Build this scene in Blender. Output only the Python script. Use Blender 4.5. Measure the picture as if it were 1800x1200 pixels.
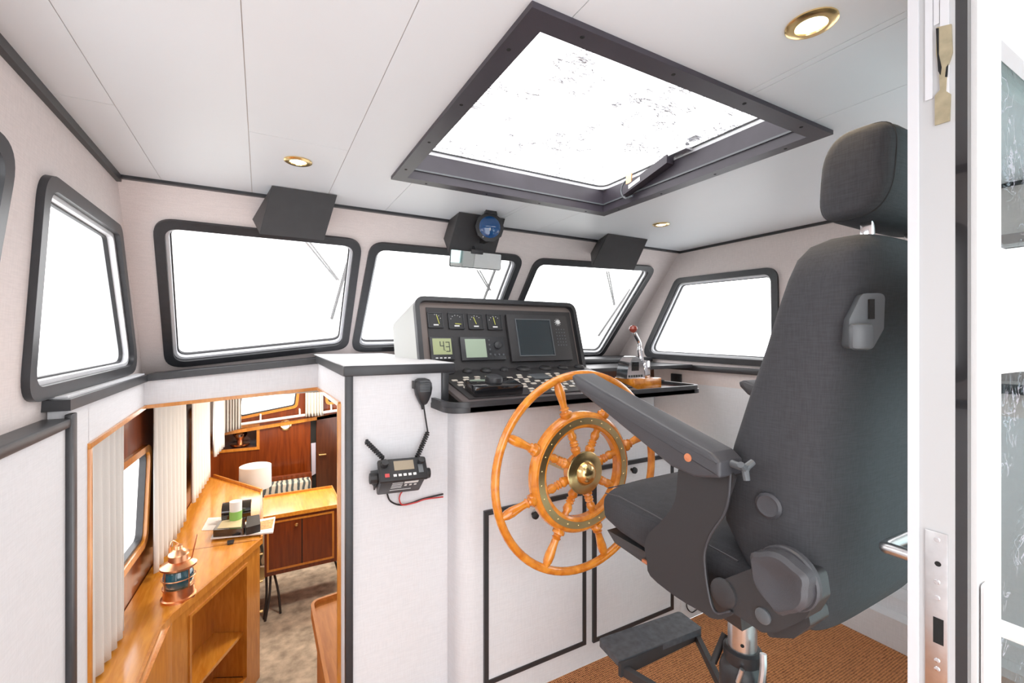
import bpy, bmesh, math, random
from mathutils import Vector, Matrix
from mathutils.geometry import tessellate_polygon
random.seed(4)
scene = bpy.context.scene
for o in list(bpy.data.objects): bpy.data.objects.remove(o)
COL = scene.collection
R = math.radians
PI = math.pi

# ------------------------------------------------------------------ camera
EYE = 1.32; FPX = 790.0; HOR = 595.0; YAW = R(29.2)
cam_d = bpy.data.cameras.new('camera'); cam = bpy.data.objects.new('camera', cam_d); COL.objects.link(cam)
cam.location = (0, 0, EYE); cam.rotation_euler = (PI/2, 0, -YAW)
cam_d.sensor_width = 36; cam_d.lens = 36*FPX/1800; cam_d.shift_y = -5/1800
cam_d.clip_start = 0.02; cam_d.clip_end = 800
scene.camera = cam

# ------------------------------------------------------------------ sky and exposure
scene.view_settings.view_transform = 'Standard'
scene.view_settings.look = 'None'
scene.view_settings.gamma = 1
scene.view_settings.exposure = 0.34
world = bpy.data.worlds.new('overcast_sky'); scene.world = world; world.use_nodes = True
bg = world.node_tree.nodes['Background']
bg.inputs[0].default_value = (1.0, 0.995, 1.0, 1); bg.inputs[1].default_value = 3.4

# ------------------------------------------------------------------ materials
def newmat(name):
    m = bpy.data.materials.new(name); m.use_nodes = True
    nt = m.node_tree; return m, nt, nt.nodes['Principled BSDF']
def mat(name, col, rough=0.5, metal=0, noise=0, scale=40, bump=0, bscale=None, coat=0, emit=None, estr=0, spec=None, coords='Object'):
    m, nt, b = newmat(name)
    b.inputs['Base Color'].default_value = (*col, 1); b.inputs['Roughness'].default_value = rough
    b.inputs['Metallic'].default_value = metal; b.inputs['Coat Weight'].default_value = coat
    if spec is not None: b.inputs['Specular IOR Level'].default_value = spec
    if emit: b.inputs['Emission Color'].default_value = (*emit, 1); b.inputs['Emission Strength'].default_value = estr
    tc = nt.nodes.new('ShaderNodeTexCoord')
    if noise:
        n = nt.nodes.new('ShaderNodeTexNoise'); n.inputs['Scale'].default_value = scale; n.inputs['Detail'].default_value = 4
        nt.links.new(tc.outputs[coords], n.inputs['Vector'])
        r = nt.nodes.new('ShaderNodeValToRGB')
        r.color_ramp.elements[0].position = .3; r.color_ramp.elements[1].position = .7
        r.color_ramp.elements[0].color = (*[max(0, c*(1-noise)) for c in col], 1)
        r.color_ramp.elements[1].color = (*[min(1, c*(1+noise)) for c in col], 1)
        nt.links.new(n.outputs['Fac'], r.inputs[0]); nt.links.new(r.outputs[0], b.inputs['Base Color'])
    if bump:
        n2 = nt.nodes.new('ShaderNodeTexNoise'); n2.inputs['Scale'].default_value = bscale or scale*4; n2.inputs['Detail'].default_value = 3
        nt.links.new(tc.outputs[coords], n2.inputs['Vector'])
        bp = nt.nodes.new('ShaderNodeBump'); bp.inputs['Strength'].default_value = bump; bp.inputs['Distance'].default_value = .002
        nt.links.new(n2.outputs['Fac'], bp.inputs['Height']); nt.links.new(bp.outputs[0], b.inputs['Normal'])
    return m
def wood(name, c1, c2, rough=.22, axis=(1, 12, 12), scale=5, coat=.5):
    m, nt, b = newmat(name)
    tc = nt.nodes.new('ShaderNodeTexCoord'); mp = nt.nodes.new('ShaderNodeMapping'); mp.inputs['Scale'].default_value = axis
    n = nt.nodes.new('ShaderNodeTexNoise'); n.inputs['Scale'].default_value = scale; n.inputs['Detail'].default_value = 6; n.inputs['Distortion'].default_value = .6
    r = nt.nodes.new('ShaderNodeValToRGB'); r.color_ramp.elements[0].position = .32; r.color_ramp.elements[1].position = .7
    r.color_ramp.elements[0].color = (*c1, 1); r.color_ramp.elements[1].color = (*c2, 1)
    nt.links.new(tc.outputs['Object'], mp.inputs[0]); nt.links.new(mp.outputs[0], n.inputs['Vector'])
    nt.links.new(n.outputs['Fac'], r.inputs[0]); nt.links.new(r.outputs[0], b.inputs['Base Color'])
    b.inputs['Roughness'].default_value = rough; b.inputs['Coat Weight'].default_value = coat; b.inputs['Coat Roughness'].default_value = .12
    return m
def weave(name, c, amt=.06, sc=260, rough=.75, bump=.25):
    m, nt, b = newmat(name)
    tc = nt.nodes.new('ShaderNodeTexCoord')
    ns = []
    for ax in ((1, 1, .08), (.08, .08, 1)):
        mp = nt.nodes.new('ShaderNodeMapping'); mp.inputs['Scale'].default_value = ax
        n = nt.nodes.new('ShaderNodeTexNoise'); n.inputs['Scale'].default_value = sc; n.inputs['Detail'].default_value = 2
        nt.links.new(tc.outputs['Object'], mp.inputs[0]); nt.links.new(mp.outputs[0], n.inputs['Vector']); ns.append(n)
    ad = nt.nodes.new('ShaderNodeMath'); ad.operation = 'ADD'
    nt.links.new(ns[0].outputs['Fac'], ad.inputs[0]); nt.links.new(ns[1].outputs['Fac'], ad.inputs[1])
    hf = nt.nodes.new('ShaderNodeMath'); hf.operation = 'MULTIPLY'; hf.inputs[1].default_value = .5; nt.links.new(ad.outputs[0], hf.inputs[0])
    r = nt.nodes.new('ShaderNodeValToRGB'); r.color_ramp.elements[0].position = .38; r.color_ramp.elements[1].position = .62
    r.color_ramp.elements[0].color = (*[x*(1-amt) for x in c], 1); r.color_ramp.elements[1].color = (*[min(1, x*(1+amt)) for x in c], 1)
    nt.links.new(hf.outputs[0], r.inputs[0]); nt.links.new(r.outputs[0], b.inputs['Base Color'])
    bp = nt.nodes.new('ShaderNodeBump'); bp.inputs['Strength'].default_value = bump; bp.inputs['Distance'].default_value = .001
    nt.links.new(hf.outputs[0], bp.inputs['Height']); nt.links.new(bp.outputs[0], b.inputs['Normal'])
    b.inputs['Roughness'].default_value = rough
    return m
def thin_glass(name, tint=(1, 1, 1), gloss=.07, rain=0, rs=13, wd=1):
    m = bpy.data.materials.new(name); m.use_nodes = True; nt = m.node_tree; nt.nodes.clear()
    out = nt.nodes.new('ShaderNodeOutputMaterial'); t = nt.nodes.new('ShaderNodeBsdfTransparent'); t.inputs[0].default_value = (*tint, 1)
    g = nt.nodes.new('ShaderNodeBsdfGlossy'); g.inputs['Roughness'].default_value = .03
    mx = nt.nodes.new('ShaderNodeMixShader'); mx.inputs[0].default_value = gloss
    nt.links.new(t.outputs[0], mx.inputs[1]); nt.links.new(g.outputs[0], mx.inputs[2])
    last = mx
    if rain:
        tc = nt.nodes.new('ShaderNodeTexCoord')
        mp = nt.nodes.new('ShaderNodeMapping'); mp.inputs['Scale'].default_value = (1, 2.2, 1) if wd == 1 else (.8, 3.0, 1); mp.inputs['Rotation'].default_value = (0, 0, .5 if wd == 1 else .25)
        n = nt.nodes.new('ShaderNodeTexNoise'); n.inputs['Scale'].default_value = rs; n.inputs['Detail'].default_value = 5 if wd == 1 else 3; n.inputs['Distortion'].default_value = 1.5 if wd == 1 else .5
        nt.links.new(tc.outputs['Object'], mp.inputs[0]); nt.links.new(mp.outputs[0], n.inputs['Vector'])
        r = nt.nodes.new('ShaderNodeValToRGB'); cr = r.color_ramp
        cr.elements[0].position = .497-.015*wd; cr.elements[0].color = (0, 0, 0, 1)
        cr.elements[1].position = .497+.015*wd; cr.elements[1].color = (0, 0, 0, 1)
        e = cr.elements.new(.497-.009*wd); e.color = (1, 1, 1, 1)
        e = cr.elements.new(.497+.009*wd); e.color = (1, 1, 1, 1)
        n3 = nt.nodes.new('ShaderNodeTexNoise'); n3.inputs['Scale'].default_value = 7
        nt.links.new(tc.outputs['Object'], n3.inputs['Vector'])
        r3 = nt.nodes.new('ShaderNodeValToRGB'); r3.color_ramp.elements[0].position = .5 if wd == 1 else .44; r3.color_ramp.elements[1].position = .62 if wd == 1 else .56
        nt.links.new(n3.outputs['Fac'], r3.inputs[0])
        mu = nt.nodes.new('ShaderNodeMath'); mu.operation = 'MULTIPLY'
        nt.links.new(n.outputs['Fac'], r.inputs[0]); nt.links.new(r.outputs[0], mu.inputs[0]); nt.links.new(r3.outputs[0], mu.inputs[1])
        mu2 = nt.nodes.new('ShaderNodeMath'); mu2.operation = 'MULTIPLY'; mu2.inputs[1].default_value = rain
        nt.links.new(mu.outputs[0], mu2.inputs[0])
        d = nt.nodes.new('ShaderNodeBsdfDiffuse'); d.inputs[0].default_value = (.4, .4, .45, 1)
        mx2 = nt.nodes.new('ShaderNodeMixShader'); nt.links.new(mu2.outputs[0], mx2.inputs[0])
        nt.links.new(mx.outputs[0], mx2.inputs[1]); nt.links.new(d.outputs[0], mx2.inputs[2]); last = mx2
    nt.links.new(last.outputs[0], out.inputs[0])
    return m
M = {}
M['wall'] = weave('wall_cloth_warm', (.735, .66, .64), .045, 300)
M['panel'] = weave('panel_cloth_white', (.725, .73, .755), .035, 300)
M['ceil'] = mat('ceiling_panel_white', (.785, .82, .855), .45, noise=.01, scale=3)
M['seam'] = mat('seam_grey', (.62, .58, .54), .8)
M['black'] = mat('black_satin_trim', (.032, .033, .037), .38, noise=.12, scale=30)
M['blackm'] = mat('black_matt_plastic', (.022, .022, .024), .5, noise=.1, scale=60)
M['charc'] = mat('charcoal_box_paint', (.035, .033, .035), .55, noise=.08, scale=20)
M['hatchm'] = mat('aubergine_hatch_paint', (.045, .038, .05), .42, noise=.1, scale=15)
M['fabric'] = weave('charcoal_seat_fabric', (.048, .049, .055), .12, 420, .9, .4)
M['plastic'] = mat('grey_black_plastic', (.04, .04, .043), .38, bump=.15, bscale=600)
M['vinyl'] = mat('dark_vinyl_arm', (.06, .06, .068), .42, bump=.2, bscale=500)
M['plate'] = mat('matt_side_plate', (.032, .030, .032), .62)
M['greyp'] = mat('mid_grey_plastic', (.11, .12, .13), .35)
M['chrome'] = mat('chrome', (.8, .8, .82), .12, 1)
M['alu'] = mat('brushed_aluminium', (.72, .72, .73), .32, 1, noise=.05, scale=80)
M['brass'] = mat('polished_brass', (.88, .64, .30), .22, 1)
M['brassd'] = mat('brushed_brass', (.68, .52, .26), .3, 1)
M['copper'] = mat('copper', (.86, .46, .26), .3, 1)
M['teak'] = wood('varnished_teak_wheel', (.60, .17, .012), (.86, .33, .035), .22, (3, 3, 3), 10, .8)
M['teakc'] = wood('varnished_teak_counter', (.64, .235, .022), (.82, .37, .052), .26, (9, 1, 9), 6, .9)
M['teakt'] = wood('teak_trim', (.54, .185, .018), (.70, .29, .045), .3, (6, 6, 1), 8, .6)
M['mahog'] = wood('mahogany_panel', (.13, .021, .002), (.23, .044, .005), .3, (9, 9, .7), 5, .5)
M['mahogd'] = wood('dark_mahogany', (.06, .016, .006), (.10, .028, .01), .3, (9, 9, .7), 5, .5)
M['white'] = mat('white_gloss_paint', (.80, .80, .80), .3)
M['whited'] = mat('white_frame_paint', (.72, .73, .76), .35)
M['teakd'] = wood('satin_teak_desk', (.42, .13, .015), (.56, .20, .035), .6, (9, 1, 9), 6, 0)
M['cream'] = mat('cream_paint', (.65, .66, .6), .4)
M['curtain'] = mat('sheer_white_curtain', (.66, .64, .61), .9, bump=.2, bscale=300)
M['curtain'].node_tree.nodes['Principled BSDF'].inputs['Subsurface Weight'].default_value = 0
M['glass'] = thin_glass('window_glass', gloss=.05)
M['glassr'] = thin_glass('rain_wet_roof_glass', gloss=.04, rain=.84, rs=19, wd=2.0)
M['glassg'] = thin_glass('wet_green_glass', (.78, .88, .88), gloss=.12, rain=.5)
M['screenr'] = mat('dark_radar_glass', (.012, .022, .028), .08, coat=1)
M['lcd'] = mat('lcd_green_grey', (.33, .41, .31), .3, emit=(.4, .5, .38), estr=.1)
M['lcd2'] = mat('lcd_lime', (.34, .38, .20), .3, emit=(.42, .48, .25), estr=.1)
M['ink'] = mat('lcd_ink', (.03, .04, .04), .5)
M['offw'] = mat('off_white_button', (.72, .66, .58), .5)
M['whiteb'] = mat('white_marking', (.75, .75, .75), .6)
M['yellow'] = mat('yellow_needle', (.75, .75, .15), .5)
M['red'] = mat('red_plastic', (.55, .05, .05), .35)
M['redk'] = mat('brown_red_knob', (.30, .05, .03), .25, coat=.6)
M['orange'] = mat('orange_plug', (.62, .22, .10), .5)
M['paper'] = mat('paper_white', (.82, .82, .82), .7)
M['green'] = mat('green_print', (.25, .5, .12), .5)
M['blueg'] = mat('blue_green_lens', (.01, .09, .13), .05, coat=1)
M['glossb'] = mat('gloss_black', (.012, .012, .014), .12, coat=1)
M['lampw'] = mat('lit_lamp_glass', (1, .9, .7), .4, emit=(1, .82, .5), estr=9)
M['shade'] = mat('white_lamp_shade', (.62, .62, .61), .8)
M['latch'] = mat('tarnished_latch_brass', (.50, .44, .30), .4, .8, noise=.15, scale=60)
M['mirror'] = mat('mirror_glass', (.85, .88, .85), .03, 1)
M['blackgap'] = mat('dark_gap', (.012, .012, .012), .9)
M['wire'] = mat('black_cable', (.018, .018, .02), .5)
M['mauve'] = mat('pale_mauve_cloth', (.5, .48, .6), .8)
M['reed'] = mat('flesh_orange_print', (.7, .3, .12), .6, noise=.5, scale=60)
# woven sisal carpet of the wheelhouse
def sisal():
    m, nt, b = newmat('rust_brown_sisal')
    tc = nt.nodes.new('ShaderNodeTexCoord')
    w = nt.nodes.new('ShaderNodeTexWave'); w.inputs['Scale'].default_value = 42; w.inputs['Distortion'].default_value = 1.6; w.inputs['Detail Scale'].default_value = 9
    w2 = nt.nodes.new('ShaderNodeTexWave'); w2.bands_direction = 'Y'; w2.inputs['Scale'].default_value = 34; w2.inputs['Distortion'].default_value = 2; w2.inputs['Detail Scale'].default_value = 9
    n = nt.nodes.new('ShaderNodeTexNoise'); n.inputs['Scale'].default_value = 150
    for q in (w, w2, n): nt.links.new(tc.outputs['Object'], q.inputs['Vector'])
    a = nt.nodes.new('ShaderNodeMath'); a.operation = 'MULTIPLY'; nt.links.new(w.outputs['Fac'], a.inputs[0]); nt.links.new(w2.outputs['Fac'], a.inputs[1])
    c = nt.nodes.new('ShaderNodeMath'); c.operation = 'ADD'; nt.links.new(a.outputs[0], c.inputs[0]); nt.links.new(n.outputs['Fac'], c.inputs[1])
    r = nt.nodes.new('ShaderNodeValToRGB'); r.color_ramp.elements[0].position = .35; r.color_ramp.elements[1].position = 1.15 if False else 1.0
    r.color_ramp.elements[0].color = (.15, .048, .016, 1); r.color_ramp.elements[1].color = (.80, .34, .13, 1)
    nt.links.new(c.outputs[0], r.inputs[0]); nt.links.new(r.outputs[0], b.inputs['Base Color'])
    bp = nt.nodes.new('ShaderNodeBump'); bp.inputs['Strength'].default_value = .7; bp.inputs['Distance'].default_value = .004
    nt.links.new(c.outputs[0], bp.inputs['Height']); nt.links.new(bp.outputs[0], b.inputs['Normal']); b.inputs['Roughness'].default_value = .95
    return m
M['sisal'] = sisal()
M['carpet'] = mat('taupe_saloon_carpet', (.46, .40, .33), .95, noise=.35, scale=14, bump=.5, bscale=200)
M['stripe'] = mat('grey_streaked_upholstery', (.32, .33, .31), .9)
def streaks(m):
    nt = m.node_tree; b = nt.nodes['Principled BSDF']
    tc = nt.nodes.new('ShaderNodeTexCoord'); w = nt.nodes.new('ShaderNodeTexWave'); w.inputs['Scale'].default_value = 6; w.inputs['Distortion'].default_value = 5; w.inputs['Detail'].default_value = 1
    r = nt.nodes.new('ShaderNodeValToRGB'); r.color_ramp.elements[0].position = .35; r.color_ramp.elements[1].position = .5
    r.color_ramp.elements[0].color = (.07, .09, .10, 1); r.color_ramp.elements[1].color = (.55, .52, .45, 1)
    nt.links.new(tc.outputs['Object'], w.inputs['Vector']); nt.links.new(w.outputs['Fac'], r.inputs[0]); nt.links.new(r.outputs[0], b.inputs['Base Color'])
streaks(M['stripe'])
def lensmat():
    m, nt, b = newmat('blue_compass_dome')
    b.inputs['Base Color'].default_value = (.008, .07, .22, 1); b.inputs['Roughness'].default_value = .06; b.inputs['Coat Weight'].default_value = 1
    return m
M['lens'] = lensmat()

# ------------------------------------------------------------------ geometry helpers
def ray(u, v):
    a = (u-900)/FPX; b = (HOR-v)/FPX; s = math.sin(YAW); c = math.cos(YAW)
    return Vector((s+a*c, c-a*s, b))
E = Vector((0, 0, EYE))
def pk(u, v, pl):
    """point where the line of sight through a pixel of the photograph meets the surface pl=(normal, offset)"""
    n, k = pl; n = Vector(n); d = ray(u, v)
    return E + d*((k-n.dot(E))/n.dot(d))
def XP(x): return ((1, 0, 0), x)
def YP(y): return ((0, 1, 0), y)
def ZP(z): return ((0, 0, 1), z)
def BM(): return bmesh.new()
def addverts(bm, pts): return [bm.verts.new(Vector(p)) for p in pts]
def face(bm, vs):
    try: return bm.faces.new(vs)
    except ValueError: return None
def hexa(bm, p8):
    """eight corners: bottom ring 0-3, top ring 4-7"""
    v = addverts(bm, p8)
    for f in ((0, 3, 2, 1), (4, 5, 6, 7), (0, 1, 5, 4), (1, 2, 6, 5), (2, 3, 7, 6), (3, 0, 4, 7)): face(bm, [v[i] for i in f])
    return v
def box(bm, lo, hi, mtx=None, bev=0, seg=2):
    x0, y0, z0 = lo; x1, y1, z1 = hi
    p = [Vector(q) for q in ((x0, y0, z0), (x1, y0, z0), (x1, y1, z0), (x0, y1, z0), (x0, y0, z1), (x1, y0, z1), (x1, y1, z1), (x0, y1, z1))]
    if mtx: p = [mtx@q for q in p]
    v = hexa(bm, p)
    if bev:
        es = set(e for q in v for e in q.link_edges)
        bmesh.ops.bevel(bm, geom=list(es), offset=bev, segments=seg, affect='EDGES', profile=.5)
def frame_of(d):
    d = Vector(d).normalized(); a = Vector((0, 0, 1)) if abs(d.z) < .9 else Vector((1, 0, 0))
    x = d.cross(a).normalized(); y = d.cross(x).normalized(); return x, y, d
def loft(bm, rings, cap=True, closed=True):
    vr = [addverts(bm, r) for r in rings]
    n = len(vr[0])
    for a, b in zip(vr, vr[1:]):
        for i in range(n if closed else n-1): face(bm, (a[i], a[(i+1) % n], b[(i+1) % n], b[i]))
    if cap and closed: face(bm, vr[0][::-1]); face(bm, vr[-1])
    return vr
def cyl(bm, p0, p1, r0, r1=None, seg=20):
    p0 = Vector(p0); p1 = Vector(p1); r1 = r0 if r1 is None else r1
    x, y, d = frame_of(p1-p0)
    loft(bm, [[p+(x*math.cos(t)+y*math.sin(t))*r for t in [2*PI*i/seg for i in range(seg)]] for p, r in ((p0, r0), (p1, r1))])
def tube(bm, pts, r, seg=8, cyclic=False):
    pts = [Vector(p) for p in pts]; n = len(pts); rings = []
    px = None
    for i, p in enumerate(pts):
        if cyclic: d = pts[(i+1) % n]-pts[i-1]
        else: d = pts[min(i+1, n-1)]-pts[max(i-1, 0)]
        d.normalize()
        if px is None: px = frame_of(d)[0]
        px = (px-d*px.dot(d)).normalized(); y = d.cross(px)
        rr = r[i] if isinstance(r, (list, tuple)) else r
        rings.append([p+(px*math.cos(t)+y*math.sin(t))*rr for t in [2*PI*k/seg for k in range(seg)]])
    if cyclic:
        vr = [addverts(bm, q) for q in rings]
        for i in range(n):
            a, b = vr[i], vr[(i+1) % n]
            for k in range(seg): face(bm, (a[k], a[(k+1) % seg], b[(k+1) % seg], b[k]))
    else: loft(bm, rings)
def lathe(bm, prof, o, d, seg=24):
    """prof: (distance along d, radius)"""
    o = Vector(o); x, y, d = frame_of(d)
    loft(bm, [[o+d*h+(x*math.cos(t)+y*math.sin(t))*max(r, 1e-4) for t in [2*PI*i/seg for i in range(seg)]] for h, r in prof])
def spline(P, n=8):
    P = [Vector(p) for p in P]; Q = [P[0]*2-P[1]]+P+[P[-1]*2-P[-2]]; out = []
    for i in range(1, len(Q)-2):
        for k in range(n):
            t = k/n
            out.append(.5*((2*Q[i])+(Q[i+1]-Q[i-1])*t+(2*Q[i-1]-5*Q[i]+4*Q[i+1]-Q[i+2])*t*t+(3*Q[i]-Q[i-1]-3*Q[i+1]+Q[i+2])*t**3))
    out.append(P[-1]); return out
def roundpoly(P, r, seg=6):
    P = [Vector(p) for p in P]; out = []; n = len(P)
    for i in range(n):
        rr = r[i] if isinstance(r, (list, tuple)) else r
        a, p, b = P[i-1], P[i], P[(i+1) % n]
        if rr <= 0: out.append(p); continue
        u = (a-p).normalized(); w = (b-p).normalized(); ang = u.angle(w); t = rr/math.tan(ang/2)
        t = min(t, .48*(a-p).length, .48*(b-p).length)
        s, e = p+u*t, p+w*t
        for k in range(seg+1):
            q = k/seg; out.append(s*(1-q)**2+p*2*q*(1-q)+e*q*q)
    return out
def inset(P, d):
    """offset polygon inwards in its own plane"""
    P = [Vector(p) for p in P]; n = len(P); c = sum(P, Vector())/n
    N = Vector()
    for i in range(n): N += (P[i]-c).cross(P[(i+1) % n]-c)
    N.normalize(); out = []
    for i in range(n):
        u = (P[i]-P[i-1]).normalized(); w = (P[(i+1) % n]-P[i]).normalized()
        n1 = N.cross(u); n2 = N.cross(w); k = 1+n1.dot(n2)
        out.append(P[i]+(n1+n2)*(d/max(k, .3)))
    return out
def normal(P):
    c = sum(P, Vector())/len(P); N = Vector()
    for i in range(len(P)): N += (P[i]-c).cross(P[(i+1) % len(P)]-c)
    return N.normalized()
def plate(bm, outer, holes, off):
    """solid sheet with holes; off = thickness vector"""
    off = Vector(off); loops = [[Vector(p) for p in outer]]+[[Vector(p) for p in h] for h in holes]
    flat = [p for l in loops for p in l]
    A = addverts(bm, flat); B = addverts(bm, [p+off for p in flat])
    for t in tessellate_polygon(loops):
        face(bm, [A[i] for i in t]); face(bm, [B[i] for i in reversed(t)])
    k = 0
    for l in loops:
        n = len(l)
        for i in range(n): face(bm, (A[k+i], A[k+(i+1) % n], B[k+(i+1) % n], B[k+i]))
        k += n
    bmesh.ops.recalc_face_normals(bm, faces=bm.faces)
def prism(bm, P, off): plate(bm, P, [], off)
def superring(cx, cy, z, hx, hy, e=3.0, seg=40):
    out = []
    for i in range(seg):
        t = 2*PI*i/seg; c, s = math.cos(t), math.sin(t)
        out.append(Vector((cx+hx*math.copysign(abs(c)**(2/e), c), cy+hy*math.copysign(abs(s)**(2/e), s), z)))
    return out

# ------------------------------------------------------------------ object helpers
ORG = {}
def tag(o, label=None, cat=None, group=None, kind=None):
    if label: o['label'] = label
    if cat: o['category'] = cat
    if group: o['group'] = group
    if kind: o['kind'] = kind
    return o
def thing(name, label, cat, base, group=None, kind=None):
    o = bpy.data.objects.new(name, None); o.empty_display_size = .05; COL.objects.link(o); o.location = base
    ORG[o.name] = Vector(base); return tag(o, label, cat, group, kind)
def obj(name, bm, m, parent=None, smooth=35, label=None, double=False):
    bmesh.ops.recalc_face_normals(bm, faces=bm.faces)
    if parent is not None: org = ORG[parent.name]
    else:
        xs = [v.co for v in bm.verts]
        org = Vector(((min(v.x for v in xs)+max(v.x for v in xs))/2, (min(v.y for v in xs)+max(v.y for v in xs))/2, min(v.z for v in xs)))
    for v in bm.verts: v.co -= org
    me = bpy.data.meshes.new(name); bm.to_mesh(me); bm.free()
    ms = m if isinstance(m, (list, tuple)) else [m]
    for q in ms: me.materials.append(M[q] if isinstance(q, str) else q)
    if smooth:
        for p in me.polygons: p.use_smooth = True
        me.set_sharp_from_angle(angle=R(smooth))
    o = bpy.data.objects.new(name, me); COL.objects.link(o)
    if parent is not None: o.parent = parent
    else: o.location = org
    ORG[o.name] = org
    if label: o['label'] = label
    return o
def struct(name, bm, m, **k):
    o = obj(name, bm, m, **k); o['kind'] = 'structure'; return o
def dup(root, delta, label=None, group=None):
    c = root.copy(); COL.objects.link(c); c.location = root.location+Vector(delta)
    ORG[c.name] = ORG[root.name]+Vector(delta)
    if label: c['label'] = label
    if group: c['group'] = group
    for ch in list(root.children):
        d = ch.copy(); COL.objects.link(d); d.parent = c
        for g in list(ch.children):
            e = g.copy(); COL.objects.link(e); e.parent = d
    return c

# ================================================================== STRUCTURE
CZ = 1.91                       # ceiling
FW = ((0, 1, .87), 3.769)       # raked windscreen wall
LW = ((1, 0, -.058), -.5638)    # port wall
RW = ((1, 0, .058), 2.5908)     # starboard wall
def lx(z): return -.5638+.058*z
def rx(z): return 2.5908-.058*z
def fy(z): return 3.769-.87*z
SILL = 1.145                    # where upper walls end behind the ledges
# --- water outside
b = BM(); box(b, (-300, -300, -3.1), (300, 300, -3.0)); water = struct('water', b, mat('misty_water', (.70, .72, .73), .5, noise=.04, scale=.2)); tag(water, 'pale misty water around the boat', 'water')
# --- floor of wheelhouse
b = BM(); box(b, (-.56, -.6, -.05), (2.62, 1.44, 0)); struct('floor', b, 'sisal')
# --- ceiling as panels with narrow joints and the hatch opening
HX0, HX1, HY0, HY1 = .413, 1.415, .667, 1.64   # outside of hatch trim
hx0, hx1, hy0, hy1 = HX0+.035, HX1-.035, HY0+.035, HY1-.035
g = .0009
def seamx(u, v): return pk(u, v, ZP(CZ)).x
SX = [-.60, seamx(280, 310), seamx(443, 335), seamx(580, 335), seamx(706, 340), seamx(888, 377), seamx(1340, 157), seamx(1450, 205), 2.62]
b = BM()
sy = pk(443, 232, ZP(CZ)).y
def panel(x0, x1, y0, y1):
    if x1 <= x0 or y1 <= y0: return
    box(b, (x0+g, y0+g, CZ), (x1-g, y1-g, CZ+.0022))
def clip_hatch(x0, x1, y0, y1):
    if x1 <= hx0 or x0 >= hx1 or y1 <= hy0 or y0 >= hy1: panel(x0, x1, y0, y1); return
    def raw(a, c, d, e):
        if c-a > .001 and e-d > .001: box(b, (a, d, CZ), (c, e, CZ+.0022))
    raw(x0+g, x1-g, y0+g, hy0); raw(x0+g, x1-g, hy1, y1-g)
    raw(x0+g, min(hx0, x1-g), max(hy0, y0+g), min(hy1, y1-g)); raw(max(hx1, x0+g), x1-g, max(hy0, y0+g), min(hy1, y1-g))
for i in range(len(SX)-1):
    ys = [-.6, sy, 2.16] if i in (0, 2) else [-.6, 2.16]
    if i in (5, ): ys = [-.6, 1.70, 2.16]
    for y0, y1 in zip(ys, ys[1:]): clip_hatch(SX[i], SX[i+1], y0, y1)
struct('ceiling', b, 'ceil')
b = BM(); plate(b, [(-.7, -.6, CZ+.0023), (2.7, -.6, CZ+.0023), (2.7, 2.2, CZ+.0023), (-.7, 2.2, CZ+.0023)],
                [[(hx0, hy0, CZ+.0023), (hx1, hy0, CZ+.0023), (hx1, hy1, CZ+.0023), (hx0, hy1, CZ+.0023)]], (0, 0, .03))
struct('ceiling_backing', b, 'seam')

# --- windows: outlines of the outside edge of each rubber frame, on its wall
def q(pts, pl): return [pk(u, v, pl) for u, v in pts]
W1 = q([(268, 381), (637, 420), (611, 610), (291, 645)], FW)
W2 = q([(651, 423), (921, 448), (600, 600), (616, 616)], FW)
def colx(P, z): return Vector((P.x, fy(z), z))
zb2 = pk(640, 612, FW).z
W2[2] = colx(W2[1], zb2+.0)
W3 = q([(941, 452), (1153, 467), (1056, 627), (850, 610)], FW)
W3[3] = colx(W3[0], W3[2].z+.03)
WL = q([(67, 294), (205, 396), (237, 653), (32, 713)], LW)
WL0 = [Vector((0, 0, 0))]*4
zt, zb = WL[0].z, WL[3].z
ytr = pk(28, 228, LW).y
WL0 = [Vector((lx(zt), ytr-.8, zt)), Vector((lx(zt), ytr-.02, zt)), Vector((lx(zb), ytr-.12, zb)), Vector((lx(zb), ytr-.8, zb))]
WR = q([(1190, 489), (1369, 468), (1371, 646), (1127, 628)], RW)
WR0 = [Vector((rx(z), y, z)) for y, z in ((WR[1].y-.36, WR[1].z), (WR[1].y-1.1, WR[1].z), (WR[1].y-1.1, WR[2].z), (WR[1].y-.36, WR[2].z))]
FWN = .036
def mkwin(idx, P, outdir, label, rad=.075, fw=FWN):
    """P outer corners; returns hole outline"""
    nrm = normal(P)
    if nrm.dot(Vector(outdir)) < 0: nrm = -nrm
    root = thing('window_%d' % idx, label, 'window', P[3], kind='structure')
    outer = roundpoly(P, rad, 8); I = inset(P, fw); inner = roundpoly(I, rad*.68, 8)
    b = BM(); plate(b, [p-nrm*.016 for p in outer], [[p-nrm*.016 for p in inner]], nrm*.017)
    bmesh.ops.remove_doubles(b, verts=b.verts, dist=1e-5)
    obj('window_frame', b, 'black', root)
    # aluminium rebate, set back towards the glass
    I2 = inset(P, fw-.004); in2 = roundpoly(I2, rad*.68, 8); I3 = inset(P, fw+.012); in3 = roundpoly(I3, rad*.55, 8)
    b = BM(); plate(b, [p+nrm*.002 for p in in2], [[p+nrm*.002 for p in in3]], nrm*.045)
    obj('window_lining', b, 'whited', root, label='pale aluminium lining of the opening')
    b = BM(); plate(b, [p+nrm*.02 for p in in3], [[p+nrm*.02 for p in roundpoly(inset(P, fw+.017), rad*.5, 8)]], nrm*.012)
    obj('rubber_seal', b, 'blackm', root)
    b = BM(); prism(b, [p+nrm*.036 for p in roundpoly(inset(P, fw+.004), rad*.6, 8)], nrm*.005)
    obj('pane', b, 'glass', root)
    hole = roundpoly(inset(P, fw-.006), rad*.7, 8)
    return hole, nrm
h1, nF = mkwin(1, W1, (0, 1, .5), 'large left windscreen pane behind the companionway')
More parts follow.
